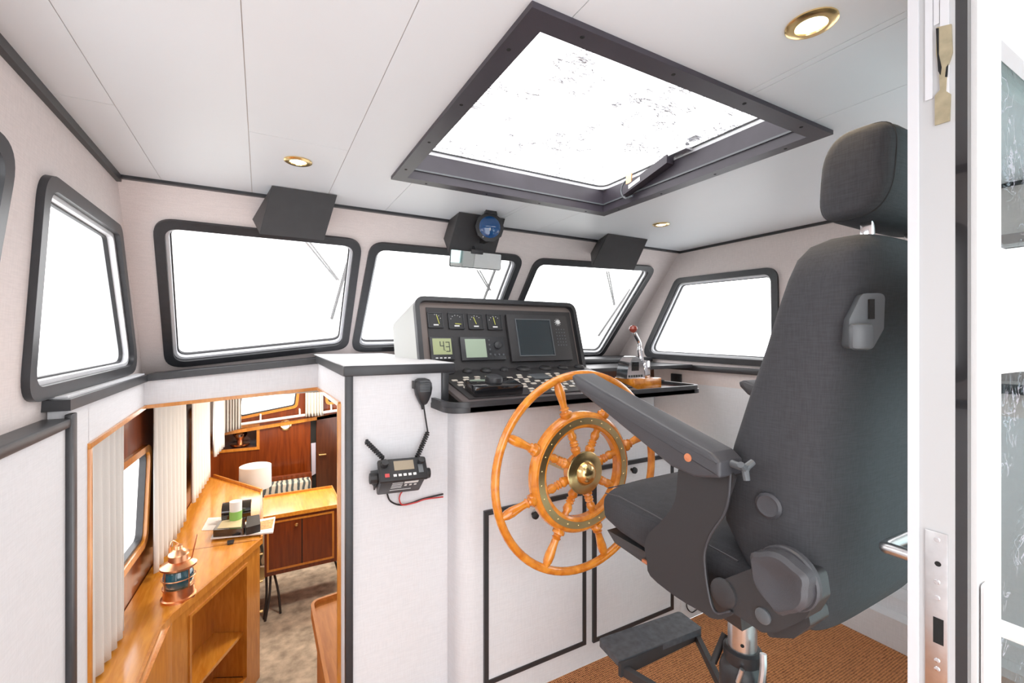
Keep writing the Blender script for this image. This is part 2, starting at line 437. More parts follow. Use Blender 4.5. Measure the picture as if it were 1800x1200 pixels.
h2, _ = mkwin(2, W2, (0, 1, .5), 'middle windscreen pane behind the instrument panel')
h3, _ = mkwin(3, W3, (0, 1, .5), 'right windscreen pane beyond the throttle')
h4, nL = mkwin(4, WL, (-1, 0, 0), 'port side window beside the companionway')
h5, _ = mkwin(5, WL0, (-1, 0, 0), 'aft port side window cut by the left edge')
h6, nR = mkwin(6, WR, (1, 0, 0), 'starboard side window with slanted front edge')
h7, _ = mkwin(7, WR0, (1, 0, 0), 'aft starboard side window behind the helm seat')
# --- upper walls
T = .04
zb_ = .99
b = BM(); plate(b, [(lx(CZ)-.02, fy(CZ), CZ), (rx(CZ)+.02, fy(CZ), CZ), (rx(1.0)+.02, fy(1.0), 1.0), (lx(1.0)-.02, fy(1.0), 1.0)], [h1, h2, h3], nF*T)
struct('wall_front', b, 'wall')
b = BM(); plate(b, [(lx(CZ+.01), -.6, CZ+.01), (lx(CZ+.01), fy(CZ+.01)+.02, CZ+.01), (lx(1.0), fy(1.0)+.02, 1.0), (lx(1.0), -.6, 1.0)], [h4, h5], nL*T)
struct('wall_left', b, 'wall')
b = BM(); plate(b, [(rx(CZ+.01), -.6, CZ+.01), (rx(CZ+.01), fy(CZ+.01)+.02, CZ+.01), (rx(1.0), fy(1.0)+.02, 1.0), (rx(1.0), -.6, 1.0)], [h6, h7], nR*T)
struct('wall_right', b, 'wall')
# --- ceiling edge trims
b = BM(); hexa(b, [(lx(CZ)-.002, -.6, CZ-.024), (lx(CZ)+.014, -.6, CZ-.024), (lx(CZ)+.014, 2.105, CZ-.024), (lx(CZ)-.002, 2.11, CZ-.024),
                   (lx(CZ)-.002, -.6, CZ), (lx(CZ)+.014, -.6, CZ), (lx(CZ)+.014, 2.105, CZ), (lx(CZ)-.002, 2.11, CZ)])
struct('trim_1', b, 'black')
b = BM(); box(b, (lx(CZ), fy(CZ)-.012, CZ-.011), (rx(CZ), fy(CZ)+.02, CZ)); struct('trim_2', b, 'black')
b = BM(); box(b, (rx(CZ)-.012, -.6, CZ-.014), (rx(CZ)+.006, 2.105, CZ)); struct('trim_3', b, 'black')

# --- port lower wall, ledges, post
XI = -.455     # inner face of lower port wall
YH = 2.56      # forward header plane
POST_Y = pk(119, 800, XP(XI)).y
JY = pk(156, 800, XP(XI)).y      # teak jamb of companionway
zc = pk(258, 718, YP(YH)).z      # underside of header at the port corner
zcR = pk(565, 685, YP(YH)).z
XR = .262
zlp = pk(257, 656, YP(YH)).z; zlr = pk(565, 634, YP(YH)).z
b = BM(); box(b, (XI-.04, -.6, -.9), (XI, POST_Y+.03, pk(100, 741, XP(XI)).z-.025)); 
struct('wall_lower_left', b, 'panel')
b = BM(); box(b, (XI-.04, POST_Y, -.9), (XI, JY, zlp)); 
plate(b, [(XI, JY-.002, zlp), (XI, YH, zlp), (XI, YH, zc), (XI, JY-.002, pk(160, 785, XP(XI)).z)], [], (-.03, 0, 0))
struct('wall_companionway_left', b, 'panel')
# ledge lower aft
zl = pk(100, 741, XP(XI)).z
b = BM(); box(b, (XI-.12, -.6, zl-.026), (XI+.012, POST_Y-.012, zl), bev=.006); struct('trim_4', b, 'black')
b = BM(); box(b, (XI-.002, POST_Y-.018, -.9), (XI+.014, POST_Y+.022, zl+.01), bev=.003); struct('trim_5', b, 'black')
# ledge upper: along port wall then across under the windscreen
b = BM()
def ledge(b, pts, zt, th, w, side):
    pass
zL1 = pk(127, 701, XP(XI+.014)).z; zL2 = pk(257, 653, XP(XI+.014)).z
hexa(b, [(XI-.11, POST_Y-.03, zL1-.03), (XI+.014, POST_Y-.03, zL1-.03), (XI+.014, YH-.014, zL1-.03), (XI-.11, YH+.1, zL1-.03),
         (XI-.11, POST_Y-.03, zL1), (XI+.014, POST_Y-.03, zL1), (XI+.014, YH-.014, zL1), (XI-.11, YH+.1, zL1)])
struct('trim_6', b, 'black')
b = BM()
za, zb = zL1+.001, pk(565, 628, YP(YH-.014)).z
hexa(b, [(XI+.012, YH-.014, za-.03), (XR+.03, YH-.014, zb-.03), (XR+.03, YH+.16, zb-.03), (XI+.012, YH+.16, za-.03),
         (XI+.012, YH-.014, za), (XR+.03, YH-.014, zb), (XR+.03, YH+.16, zb), (XI+.012, YH+.16, za)])
struct('trim_7', b, 'black')
# forward header of the companionway
b = BM(); plate(b, [(XI, YH, za-.02), (XR+.02, YH, zb-.02), (XR+.02, YH, zcR), (XI, YH, zc)], [], (0, .03, 0)); struct('wall_companionway_front', b, 'panel')
# ================================================================== CONSOLE
YB = 1.56      # left box front
YC = 1.44      # centre console front
ZT = EYE-.088  # worktop
XB = .248
JR = pk(597, 900, XP(XB)).y
con = thing('helm_console', 'white cloth-covered helm console with black edging behind the steering wheel', 'console', (1.2, 1.7, 0))
b = BM()
box(b, (XB, YB, -.9), (.60, YB+.03, ZT-.03))
# port return of the box with its opening
plate(b, [(XB, YB+.01, ZT-.03), (XR, YH, zb-.025), (XR, YH, zcR), (XB+.004, JR, pk(597, 714, XP(XB)).z), (XB+.004, JR, -.9), (XB, YB+.01, -.9)], [], (.025, 0, 0))
obj('left_panel', b, 'panel', con)
# centre body with rounded left corner
b = BM()
prof = [(.585, YB+.05)]+[(.585+.07*(1-math.cos(t)), YC+.07*(1-math.sin(t))) for t in [PI/2*k/8 for k in range(9)]]+[(1.86, YC), (1.86, 2.0), (.585, 2.0)]
prof = [(.60, 2.0)]+[(.60+.06*(1-math.cos(PI/2*k/8)), YC+.06*(1-math.sin(PI/2*k/8))) for k in range(9)]+[(1.53, YC), (1.53, 2.0)]
prism(b, [(x, y, .001) for x, y in prof], (0, 0, EYE-.25-.001)); box(b, (1.53, YC, .001), (1.70, 2.0, EYE-.49)); obj('console_body', b, 'panel', con)
b = BM(); box(b, (1.701, YC, .001), (rx(0)-.03, 2.0, EYE-.66)); obj('starboard_wing', b, 'panel', con)
# worktop left
b = BM()
plate(b, [(XB-.008, YB-.012, ZT-.004), (.62, YB-.012, ZT-.004), (.62, 2.74, ZT+.0), (XR-.01, 2.74, ZT), (XR-.01, YH, ZT)], [], (0, 0, .004)); obj('worktop', b, 'panel', con)
b = BM(); box(b, (XB-.012, YB-.016, ZT-.036), (.625, YB+.02, ZT-.002), bev=.003)
hexa(b, [(XB-.012, YB, ZT-.036), (XB+.012, YB, ZT-.036), (XR+.01, YH, ZT-.036), (XR-.012, YH, ZT-.036),
         (XB-.012, YB, ZT-.003), (XB+.012, YB, ZT-.003), (XR+.01, YH, ZT-.003), (XR-.012, YH, ZT-.003)])
obj('worktop_edge', b, 'black', con)
b = BM(); box(b, (XB-.006, YB-.012, -.9), (XB+.018, YB+.012, ZT-.034), bev=.003); obj('corner_post', b, 'black', con)
b = BM(); box(b, (.575, YB-.014, EYE-.25), (.60, YB+.01, ZT-.034), bev=.003); obj('corner_post', b, 'black', con)
# doors
def door(pts, knob, idx):
    P = q(pts, YP(YC)); x0 = (P[0].x+P[3].x)/2; x1 = (P[1].x+P[2].x)/2
    z1 = (P[0].z+P[1].z)/2; z0 = (P[2].z+P[3].z)/2
    P = [Vector(p) for p in ((x0, YC-.006, z1), (x1, YC-.006, z1), (x1, YC-.006, z0), (x0, YC-.006, z0))]
    b = BM(); plate(b, inset(P, .014), [], (0, .006, 0)); d = obj('cupboard_door', b, 'panel', con)
    b = BM(); plate(b, [p+Vector((0, -.004, 0)) for p in P], [[p+Vector((0, -.004, 0)) for p in inset(P, .017)]], (0, .01, 0)); obj('door_edging', b, 'black', d)
    k = pk(*knob, YP(YC-.02)); b = BM(); lathe(b, [(0, .006), (.012, .006), (.016, .014), (.024, .013), (.028, .004)], (k.x, YC-.006, k.z), (0, -1, 0)); obj('knob', b, 'blackm', d)
door([(849, 895), (1029, 862), (1027, 1134), (850, 1200)], (940, 905), 0)
door([(1041, 818), (1182, 797), (1181, 1070), (1040, 1127)], (1114, 826), 1)
# black shelf with raised rim
SZ1, SZ0 = EYE-.215, EYE-.248
YS = 1.375
so = roundpoly([Vector(p) for p in ((.53, YS, SZ0), (1.77, YS, SZ0), (1.77, 1.78, SZ0), (.53, 1.56, SZ0))], [.07, .05, .0, 0], 8)
b = BM()
pts = roundpoly([Vector(p) for p in ((.535, YS, SZ0), (1.775, YS, SZ0), (1.775, 1.76, SZ0), (.60, 1.9, SZ0), (.60, 1.558, SZ0), (.535, 1.558, SZ0))], [.07, .05, 0, 0, 0, 0], 8)
prism(b, pts, (0, 0, .018)); obj('shelf_board', b, 'black', con)
b = BM(); path = [(.542, 1.552, 0), (.542, YS+.075, 0)]+[(.542+.068*(1-math.cos(PI/2*k/8)), YS+.007+.068*(1-math.sin(PI/2*k/8)), 0) for k in range(9)]
path += [(1.768-.05+.05*math.sin(PI/2*k/8), YS+.007+.05*(1-math.cos(PI/2*k/8)), 0) for k in range(9)]+[(1.768, 1.62, 0)]
def rimsweep(b, path, z0, z1, t):
    P = [Vector(p) for p in path]; rings = []
    for i, p in enumerate(P):
        d = (P[min(i+1, len(P)-1)]-P[max(0, i-1)]).normalized(); n = Vector((-d.y, d.x, 0))
        rings.append([Vector((p.x, p.y, z0))+n*t/2, Vector((p.x, p.y, z0))-n*t/2, Vector((p.x, p.y, z1))-n*t/2, Vector((p.x, p.y, z1))+n*t/2])
    loft(b, rings)
rimsweep(b, path, SZ0+.002, SZ1+.003, .014); obj('shelf_rim', b, 'black', con)
b = BM(); cyl(b, (1.768, 1.60, SZ1), (1.735, 1.74, SZ1+.004), .008); obj('shelf_rail', b, 'black', con)
b = BM(); box(b, (1.50, 1.42, SZ0+.018), (1.76, 1.60, SZ0+.021)); obj('shelf_mat', b, 'mahogd', con)

# sills (black) on starboard and under the windscreen, starboard lower wall
zr0 = pk(1128, 632, XP(rx(1.2)-.03)).z; zr1 = pk(1340, 648, XP(rx(1.2)-.03)).z
b = BM(); box(b, (rx(1.1)-.045, -.6, zr1-.04), (rx(1.1)+.0, 2.62, zr1-.004), bev=.004); struct('trim_8', b, 'black')
b = BM(); box(b, (1.45, 2.36, EYE-.165), (rx(1.1)-.03, 2.9, EYE-.135), bev=.004); struct('trim_9', b, 'black')
b = BM(); box(b, (rx(.5)-.03, -.6, 0.001), (rx(.5)+.02, 2.9, zr1-.03)); struct('wall_lower_right', b, 'panel')
b = BM(); box(b, (.63, 2.0, EYE-.19), (rx(1.1)-.05, 2.78, EYE-.17)); struct('trim_dash', b, 'black')
b = BM(); box(b, (1.4, 2.38, .8), (rx(.5)-.031, 2.41, EYE-.195)); struct('wall_lower_front', b, 'mahogd')
pxk = 1.777*EYE
b = BM(); box(b, (pxk, .30, .001), (rx(.5)-.031, YC-.002, .13)); struct('baseboard_right', b, 'panel')
b = BM(); box(b, (pxk+.07, .30, .131), (rx(.5)-.031, YC-.002, .19)); struct('baseboard_right_upper', b, 'panel')
# wheelhouse aft bulkhead beside the door leaf
b = BM(); box(b, (1.62, .22, 0), (rx(0)+.02, .28, CZ)); struct('wall_back', b, 'panel')

# ================================================================== INSTRUMENT PANEL
I0 = Vector((0, 1.84, EYE-.135)); IU = Vector((0, .09, .31)).normalized(); IN = Vector((0, -IU.z, IU.y))
IPk = IN.dot(I0)
def IP(off=0): return (tuple(IN), IPk+off)
def ip(pts, off=0): return [pk(u, v, IP(off)) for u, v in pts]
pod = thing('instrument_panel', 'raised instrument panel with four gauges, two small displays and a radar screen', 'instrument panel', (1.0, 1.9, ZT))
outl = ip([(731, 640), (731, 522), (1003, 541), (1027, 652)])
x0, x1 = outl[0].x+.0, outl[2].x
x0 = ip([(731, 600)])[0].x; x1 = ip([(1016, 600)])[0].x
zt = ip([(760, 525)])[0]; 
H = (zt-I0).dot(IU)
def ipt(x, t, o=0): return Vector((x, I0.y, I0.z))+IU*t+IN*o
outer = [ipt(x0, -.03), ipt(x1, -.03), ipt(x1, H), ipt(x0, H)]
ro = roundpoly(outer, [0, 0, .05, .05], 8)
b = BM()
back = [p-IN*.20 for p in ro]
ri = roundpoly(inset(outer, .02), [0, 0, .035, .035], 8)
loft(b, [[p for p in ro], [Vector((p.x-(.0 if p.x > 1 else .03), p.y, p.z))-IN*.24-IU*.02 for p in ro]]); obj('housing', b, mat('pale_grey_housing', (.52, .53, .51), .5), pod)
b = BM(); plate(b, [p+IN*.03 for p in ro], [[p+IN*.03 for p in ri]], -IN*.034)
obj('hood_rim', b, 'black', pod)
b = BM(); prism(b, [p+IN*.001 for p in ri], IN*.003); obj('surround', b, mat('brown_grey_surround', (.20, .16, .145), .5), pod)
x2, x3 = x0+.055, x1-.03
fo = [ipt(x2, -.02, .005), ipt(x3, -.02, .005), ipt(x3, H-.045, .005), ipt(x2, H-.045, .005)]
b = BM(); prism(b, fo, IN*.004); obj('face_plate', b, 'charc', pod)
ZO = .0095
def quad(tl, br):
    """box aligned with panel from two picked corners"""
    a = pk(*tl, IP(ZO)); c = pk(*br, IP(ZO)); ta = (a-I0).dot(IU); tc = (c-I0).dot(IU)
    return a.x, tc, c.x, ta
def pbox(bm, xa, ta, xb, tb, o0, o1, bev=0):
    P = [ipt(xa, ta, o0), ipt(xb, ta, o0), ipt(xb, ta, o1), ipt(xa, ta, o1)]; Q = [ipt(xa, tb, o0), ipt(xb, tb, o0), ipt(xb, tb, o1), ipt(xa, tb, o1)]
    v = hexa(bm, P+Q)
    if bev: bmesh.ops.bevel(bm, geom=list(set(e for w in v for e in w.link_edges)), offset=bev, segments=2, affect='EDGES', profile=.5)
gs = [((750, 548), (779, 578)), ((786, 549), (816, 580)), ((821, 550), (849, 581)), ((854, 551), (882, 582))]
for k, (tl, br) in enumerate(gs):
    xa, ta, xb, tb = quad(tl, br); cx, ct = (xa+xb)/2, (ta+tb)/2; s = (xb-xa+tb-ta)/4*.96
    b = BM(); pbox(b, cx-s, ct-s, cx+s, ct+s, ZO, ZO+.006)
    pbox(b, cx-s, ct-s, cx+s, ct-s+.004, ZO+.006, ZO+.009); pbox(b, cx-s, ct+s-.004, cx+s, ct+s, ZO+.006, ZO+.009)
    pbox(b, cx-s, ct-s, cx-s+.004, ct+s, ZO+.006, ZO+.009); pbox(b, cx+s-.004, ct-s, cx+s, ct+s, ZO+.006, ZO+.009)
    ga = obj('gauge', b, 'black', pod)
    b = BM(); pbox(b, cx-s+.005, ct-s+.005, cx+s-.005, ct+s-.005, ZO+.006, ZO+.0067); obj('dial', b, 'blackm', ga)
    b = BM()
    for a in ((95, 75, 50, 20) if k == 0 else (160, 130, 100, 70, 45)):
        c = Vector((math.cos(R(a)), math.sin(R(a)))); r = s*.72
        pbox(b, cx+c.x*r-.0015, ct+c.y*r-.0015, cx+c.x*r+.0015, ct+c.y*r+.0015, ZO+.0068, ZO+.0075)
    obj('dial_markings', b, 'whiteb', ga)
    b = BM(); pbox(b, cx-s*.3, ct-s*.72, cx+s*.35, ct-s*.55, ZO+.0068, ZO+.0075); obj('dial_legend', b, 'whiteb', ga)
    b = BM(); an = [70, 178, 112, 100][k]; d = Vector((math.cos(R(an)), math.sin(R(an))))
    p0 = ipt(cx+s*.05, ct-s*.35, ZO+.008); p1 = ipt(cx+s*.05+d.x*s*.8, ct-s*.35+d.y*s*.95, ZO+.008)
    if k == 0: p0 = ipt(cx+s*.45, ct-s*.5, ZO+.008); p1 = ipt(cx+s*.2, ct+s*.6, ZO+.008)
    if k == 1: p0 = ipt(cx-s*.2, ct-s*.35, ZO+.008); p1 = ipt(cx+s*.6, ct-s*.42, ZO+.008)
    cyl(b, p0, p1, .0016, seg=6); obj('needle', b, 'yellow', ga)
def segdigit(bm, ch, x, t, w, h, o, th=.0035):
    S = {'a': (0, 1, 1, 1), 'b': (1, .5, 1, 1), 'c': (1, 0, 1, .5), 'd': (0, 0, 1, 0), 'e': (0, 0, 0, .5), 'f': (0, .5, 0, 1), 'g': (0, .5, 1, .5)}
    D = {'4': 'fgbc', '3': 'abgcd'}
    for c in D[ch]:
        a, bb, e, f = S[c]
        pbox(bm, x+a*w-th/2, t+bb*h-th/2, x+e*w+th/2, t+f*h+th/2, o, o+.0006)
# depth display
xa, ta, xb, tb = quad((753, 593), (799, 633))
b = BM(); pbox(b, xa, ta, xb, tb, ZO, ZO+.012, .003); dd = obj('depth_display', b, 'black', pod)
b = BM(); pbox(b, xa+.012, ta+.024, xb-.012, tb-.008, ZO+.012, ZO+.0128); obj('screen', b, 'lcd2', dd, label='lime LCD screen reading 4.3')
w, h = xb-xa, tb-ta
b = BM(); segdigit(b, '4', xa+w*.42, ta+h*.42, w*.14, h*.36, ZO+.0129); segdigit(b, '3', xa+w*.66, ta+h*.36, w*.14, h*.40, ZO+.0129)
pbox(b, xa+w*.60, ta+h*.38, xa+w*.62, ta+h*.42, ZO+.0129, ZO+.0135); obj('digits', b, 'ink', dd, label='4.3 in black digits')
b = BM()
for k in range(4): pbox(b, xa+w*(.18+.17*k), ta+.006, xa+w*(.28+.17*k), ta+.011, ZO+.012, ZO+.0145)
obj('display_buttons', b, 'whiteb', dd)
# autopilot display
xa, ta, xb, tb = quad((806, 593), (888, 633)); w, h = xb-xa, tb-ta
b = BM(); pbox(b, xa, ta, xb, tb, ZO, ZO+.014, .003); dd = obj('autopilot_display', b, 'black', pod)
b = BM(); pbox(b, xa+w*.1, ta+h*.12, xa+w*.56, ta+h*.9, ZO+.014, ZO+.0148); obj('screen', b, 'lcd', dd, label='pale green LCD screen')
b = BM(); lathe(b, [(0, .018), (.008, .017), (.010, .014), (.004+.008, .0)], ipt(xa+w*.83, ta+h*.62, ZO+.014), IN); obj('rotary_knob', b, 'black', dd)
b = BM()
for xx, tt in ((.64, .85), (.64, .65), (.64, .45), (.64, .25), (.74, .22), (.84, .22), (.94, .22)): pbox(b, xa+w*xx-.004, ta+h*tt-.004, xa+w*xx+.004, ta+h*tt+.004, ZO+.014, ZO+.0165)
obj('display_buttons', b, 'greyp', dd)
# radar
xa, ta, xb, tb = quad((886, 554), (1004, 634)); w, h = xb-xa, tb-ta
b = BM(); pbox(b, xa, ta, xb, tb, ZO, ZO+.02, .004); dd = obj('radar_display', b, 'charc', pod)
b = BM(); sx0, sx1, st0, st1 = xa+w*.12, xa+w*.70, ta+h*.1, ta+h*.9
P = [ipt(sx0, st0, ZO+.02), ipt(sx1, st0, ZO+.02), ipt(sx1, st1, ZO+.02), ipt(sx0, st1, ZO+.02)]
plate(b, P, [inset(P, .005)], IN*.005); obj('screen_bezel', b, 'greyp', dd)
b = BM(); prism(b, [p+IN*.0006 for p in inset(P, .004)], IN*.0008); obj('screen', b, 'screenr', dd, label='dark glossy radar screen')
b = BM()
for r_ in range(6):
    for c_ in range(4): pbox(b, xa+w*(.78+.045*c_)-.003, ta+h*(.33+.07*r_)-.002, xa+w*(.78+.045*c_)+.004, ta+h*(.33+.07*r_)+.003, ZO+.02, ZO+.0225)
obj('keypad', b, 'greyp', dd)
b = BM(); lathe(b, [(0, .012), (.006, .011), (.008, .008)], ipt(xa+w*.83, ta+h*.84, ZO+.02), IN); obj('rotary_knob', b, 'whiteb', dd)
b = BM()
for k in range(10):
    t = 2*PI*k/10; pbox(b, xa+w*.83+math.cos(t)*.017-.0016, ta+h*.84+math.sin(t)*.017-.0016, xa+w*.83+math.cos(t)*.017+.0016, ta+h*.84+math.sin(t)*.017+.0016, ZO+.02, ZO+.021)
obj('knob_markings', b, 'whiteb', dd)

# ================================================================== SWITCH PANEL
K0 = Vector((0, 1.43, EYE-.222)); K1 = Vector((0, 1.83, EYE-.138)); KU = (K1-K0).normalized(); KN = Vector((0, -KU.z, KU.y)); KL = (K1-K0).length
def kp(x, t, o=0): return Vector((x, K0.y, K0.z))+KU*t+KN*o
def kbox(bm, xa, ta, xb, tb, o0, o1, bev=0):
    v = hexa(bm, [kp(xa, ta, o0), kp(xb, ta, o0), kp(xb, tb, o0), kp(xa, tb, o0), kp(xa, ta, o1), kp(xb, ta, o1), kp(xb, tb, o1), kp(xa, tb, o1)])
    if bev: bmesh.ops.bevel(bm, geom=list(set(e for w in v for e in w.link_edges)), offset=bev, segments=2, affect='EDGES', profile=.5)
kb = thing('switch_panel', 'sloping black switch panel with rows of small pale buttons', 'control panel', (1.0, 1.5, SZ0+.018))
b = BM(); KX0, KX1 = .612, 1.43
kbox(b, KX0, 0, KX1, KL, -.012, 0); obj('base_board', b, mat('brown_grey_board', (.12, .10, .10), .5), kb)
b = BM(); kbox(b, KX0+.03, .03, KX1-.01, KL-.02, .0, .006, .002); obj('switch_plate', b, 'charc', kb)
# buttons
cnt = 0
joy = (KX0+.05, .03, KX0+.25, .125)
for r_ in range(8):
    t = .045+r_*.031
    for c_ in range(17):
        x = KX0+.045+c_*.050+(.012 if r_ % 2 else 0)
        if t > .28: continue
        if x < joy[2]+.02 and t < joy[3]+.012: continue
        if .40 < x-KX0 < .47 and .19 < t: continue
        if random.random() < .12 or x > KX1-.04: continue
        if cnt >= 98: continue
        cnt += 1
        b = BM(); kbox(b, x, t, x+.023, t+.015, .006, .010, .001)
        obj('push_button', b, 'whiteb' if x > 1.12 and t < .12 else 'offw', kb)
for k, (x, r_) in enumerate(((.07, .028), (.16, .022), (.25, .026), (.34, .020), (.44, .034), (.56, .030), (.66, .026), (.76, .026))):
    b = BM(); lathe(b, [(0, r_), (.006, r_), (.012, r_*.8), (.014, r_*.72), (.0145, 0)], kp(KX0+x, KL-.055, .006), KN); obj('rotary_switch', b, 'blackm', kb)
b = BM(); kbox(b, *joy, .006, .045, .004); jb = obj('joystick_box', b, 'glossb', kb, label='raised black control box on the left')
b = BM(); lathe(b, [(0, .032), (.006, .034), (.020, .030), (.024, .022), (.025, 0)], kp(KX0+.15, .085, .045), KN); obj('joystick_knob', b, 'black', jb)
b = BM(); kbox(b, KX0+.41, .2, KX0+.50, .27, .006, .012, .002); obj('small_display', b, 'greyp', kb)

# ================================================================== STEERING WHEEL
WY = 1.22
WC = pk(1022, 828, YP(WY)); WR_ = .33
wheel = thing('steering_wheel', 'varnished wooden ship steering wheel with eight turned spokes and brass hub', 'steering wheel', WC)
def wpt(r, a, y=0): return WC+Vector((math.cos(a)*r, y, math.sin(a)*r))
b = BM(); tube(b, [wpt(WR_, 2*PI*k/72) for k in range(72)], .0135, 12, True); obj('outer_rim', b, 'teak', wheel)
def ringsweep(b, prof, n=72):
    vr = []
    for k in range(n):
        a = 2*PI*k/n; vr.append(addverts(b, [wpt(r, a, y) for r, y in prof]))
    m = len(prof)
    for i in range(n):
        for j in range(m): face(b, (vr[i][j], vr[i][(j+1) % m], vr[(i+1) % n][(j+1) % m], vr[(i+1) % n][j]))
b = BM(); ringsweep(b, [(.150, .012), (.150, -.012), (.156, -.018), (.163, -.018), (.186, -.018), (.192, -.018), (.200, -.012), (.204, -.004), (.204, .012), (.198, .018), (.156, .018)])
rim2 = obj('inner_ring', b, 'teak', wheel)
b = BM(); ringsweep(b, [(.163, -.0175), (.163, -.0205), (.185, -.0205), (.185, -.0175)]); band = obj('brass_band', b, 'brassd', rim2)
b = BM()
for k in range(24): lathe(b, [(0, .0028), (.0012, .002), (.0016, 0)], wpt(.174, 2*PI*k/24+.1, -.0205), (0, -1, 0), 8)
obj('band_screws', b, 'brass', rim2)
for k in range(8):
    a = R(18+45*k); d = Vector((math.cos(a), 0, math.sin(a)))
    b = BM()
    lathe(b, [(.198, .016), (.205, .021), (.214, .021), (.218, .014), (.224, .012), (.228, .0165), (.234, .012), (.25, .0125), (.285, .0165), (.305, .0155), (.318, .011), (.325, .010)], WC, d, 14)
    lathe(b, [(.06, .010), (.075, .016), (.084, .0175), (.092, .011), (.098, .0155), (.103, .011), (.108, .015), (.113, .010), (.122, .0145), (.132, .0155), (.142, .011), (.153, .013)], WC, d, 14)
    obj('spoke', b, 'teak', wheel)
b = BM(); lathe(b, [(-.03, .06), (.012, .064), (.016, .070), (.0, .075)][:0] or [(-.02, .060), (.016, .062)], WC, (0, -1, 0), 32); obj('hub', b, 'teak', wheel)
b = BM(); lathe(b, [(.016, .072), (.021, .072), (.023, .068), (.022, .044), (.024, .038), (.036, .034), (.046, .024), (.050, .012), (.051, 0)], WC, (0, -1, 0), 40); obj('hub_cap', b, 'brass', wheel, label='polished brass domed hub cap')
b = BM(); cyl(b, WC+Vector((0, .02, 0)), (WC.x, YC-.001, WC.z), .022); obj('shaft', b, 'brassd', wheel)

# ================================================================== THROTTLE
tb_ = pk(1110, 670, YP(1.56)); TX = tb_.x
zs = SZ0+.018
t = thing('throttle_control', 'chrome engine throttle with red-knobbed lever on a wooden block', 'engine control', (TX, 1.56, zs))
b = BM(); box(b, (TX-.07, 1.47, zs+.003), (TX+.10, 1.60, zs+.05), bev=.004); obj('wooden_block', b, 'teak', t)
b = BM()
cx = TX-.03
rings = []
for k in range(9):
    a = PI*k/8; rings.append((math.cos(a), math.sin(a)))
P = [Vector((cx+.055*c, 1.50, zs+.05+.10*s)) for c, s in rings]
prism(b, P, (0, .07, 0)); obj('chrome_housing', b, 'chrome', t)
b = BM(); box(b, (cx-.025, 1.4975, zs+.085), (cx+.015, 1.4995, zs+.125)); obj('window_plate', b, 'glossb', t)
b = BM(); 
for k in range(6): box(b, (cx-.045+.015*k, 1.4975, zs+.056), (cx-.037+.015*k, 1.4995, zs+.066))
obj('indicator_marks', b, 'ink', t)
b = BM(); box(b, (TX+.028, 1.50, zs+.05), (TX+.062, 1.58, zs+.13), bev=.006); obj('lever_base', b, 'chrome', t)
kn = pk(1113, 578, YP(1.56))
b = BM(); tube(b, spline([(TX+.045, 1.54, zs+.12), (TX+.042, 1.55, zs+.18), (TX+.05, 1.56, zs+.21), (TX+.02, 1.56, kn.z-.02), kn], 6), [.012]*7+[.009]*12+[.006]*6, 10); obj('lever', b, 'chrome', t)
b = BM(); lathe(b, [(-.018, .006), (-.012, .015), (0, .020), (.012, .016), (.018, .004)], kn, (0, 0, 1)); obj('lever_knob', b, 'redk', t, label='dark red ball knob')

# socket on starboard wall
s = pk(1190, 668, XP(rx(.5)-.03)); 
k = thing('power_socket', 'black wall socket on white starboard wall behind shelf end', 'socket', (s.x, s.y, s.z-.045))
b = BM(); box(b, (s.x-.012, s.y-.045, s.z-.045), (s.x-.0005, s.y+.045, s.z+.045), bev=.003); obj('cover_plate', b, 'black', k)
b = BM(); lathe(b, [(.012, .024), (.016, .024), (.016, .020), (.013, .018), (.013, 0)], s, (-1, 0, 0)); obj('socket_well', b, 'blackm', k)

# ================================================================== RADIO
RY = YB
rc = pk(702, 838, YP(RY-.05))
rad = thing('vhf_radio', 'black VHF radio tilted in bracket on the white console side', 'radio', (rc.x, RY, rc.z-.06))
mt = Matrix.Translation((rc.x, RY-.055, rc.z))@Matrix.Rotation(R(-42), 4, 'X')@Matrix.Rotation(R(3), 4, 'Y')
b = BM(); box(b, (-.072, -.05, -.035), (.072, .045, .035), mt, .006); body = obj('radio_body', b, 'black', rad)
def rbox(b, lo, hi, bev=0): box(b, lo, hi, mt, bev)
b = BM(); rbox(b, (-.080, -.062, -.040), (.080, -.044, .040), .007); face_ = obj('front_face', b, 'blackm', rad)
mt_face = mt
# screen sits on the face that looks up
b = BM(); rbox(b, (-.03, -.0635, -.005), (.035, -.0615, .028)); obj('radio_screen', b, mat('tan_lcd', (.30, .24, .16), .3), rad)
b = BM()
for kx in range(5): rbox(b, (-.035+kx*.016, -.0640, -.026), (-.025+kx*.016, -.0615, -.018))
obj('radio_buttons', b, 'whiteb', rad)
b = BM(); rbox(b, (-.062, -.0645, -.026), (-.048, -.0615, -.014)); obj('distress_button', b, 'red', rad, label='red distress button')
b = BM(); rbox(b, (.048, -.0645, -.020), (.064, -.0615, .01)); obj('function_key', b, 'greyp', rad)
b = BM(); cyl(b, mt@Vector((.06, -.062, .02)), mt@Vector((.06, -.078, .02)), .011, .010); cyl(b, mt@Vector((-.06, -.062, .02)), mt@Vector((-.06, -.078, .02)), .013, .011); obj('dial_knobs', b, 'blackm', rad)
b = BM(); rbox(b, (.004, -.040, -.0365), (.05, -.028, -.0348)); 
for k in range(4): rbox(b, (-.035, -.036+.011*k, -.0365), (.0, -.034+.011*k, -.0348))
for k in range(3): rbox(b, (.008+.016*k, -.018, -.0365), (.016+.016*k, -.010, -.0348))
rbox(b, (-.035, .014, -.0365), (.035, .0155, -.0348))
obj('rating_label', b, 'whiteb', rad, label='small white printed rating label')
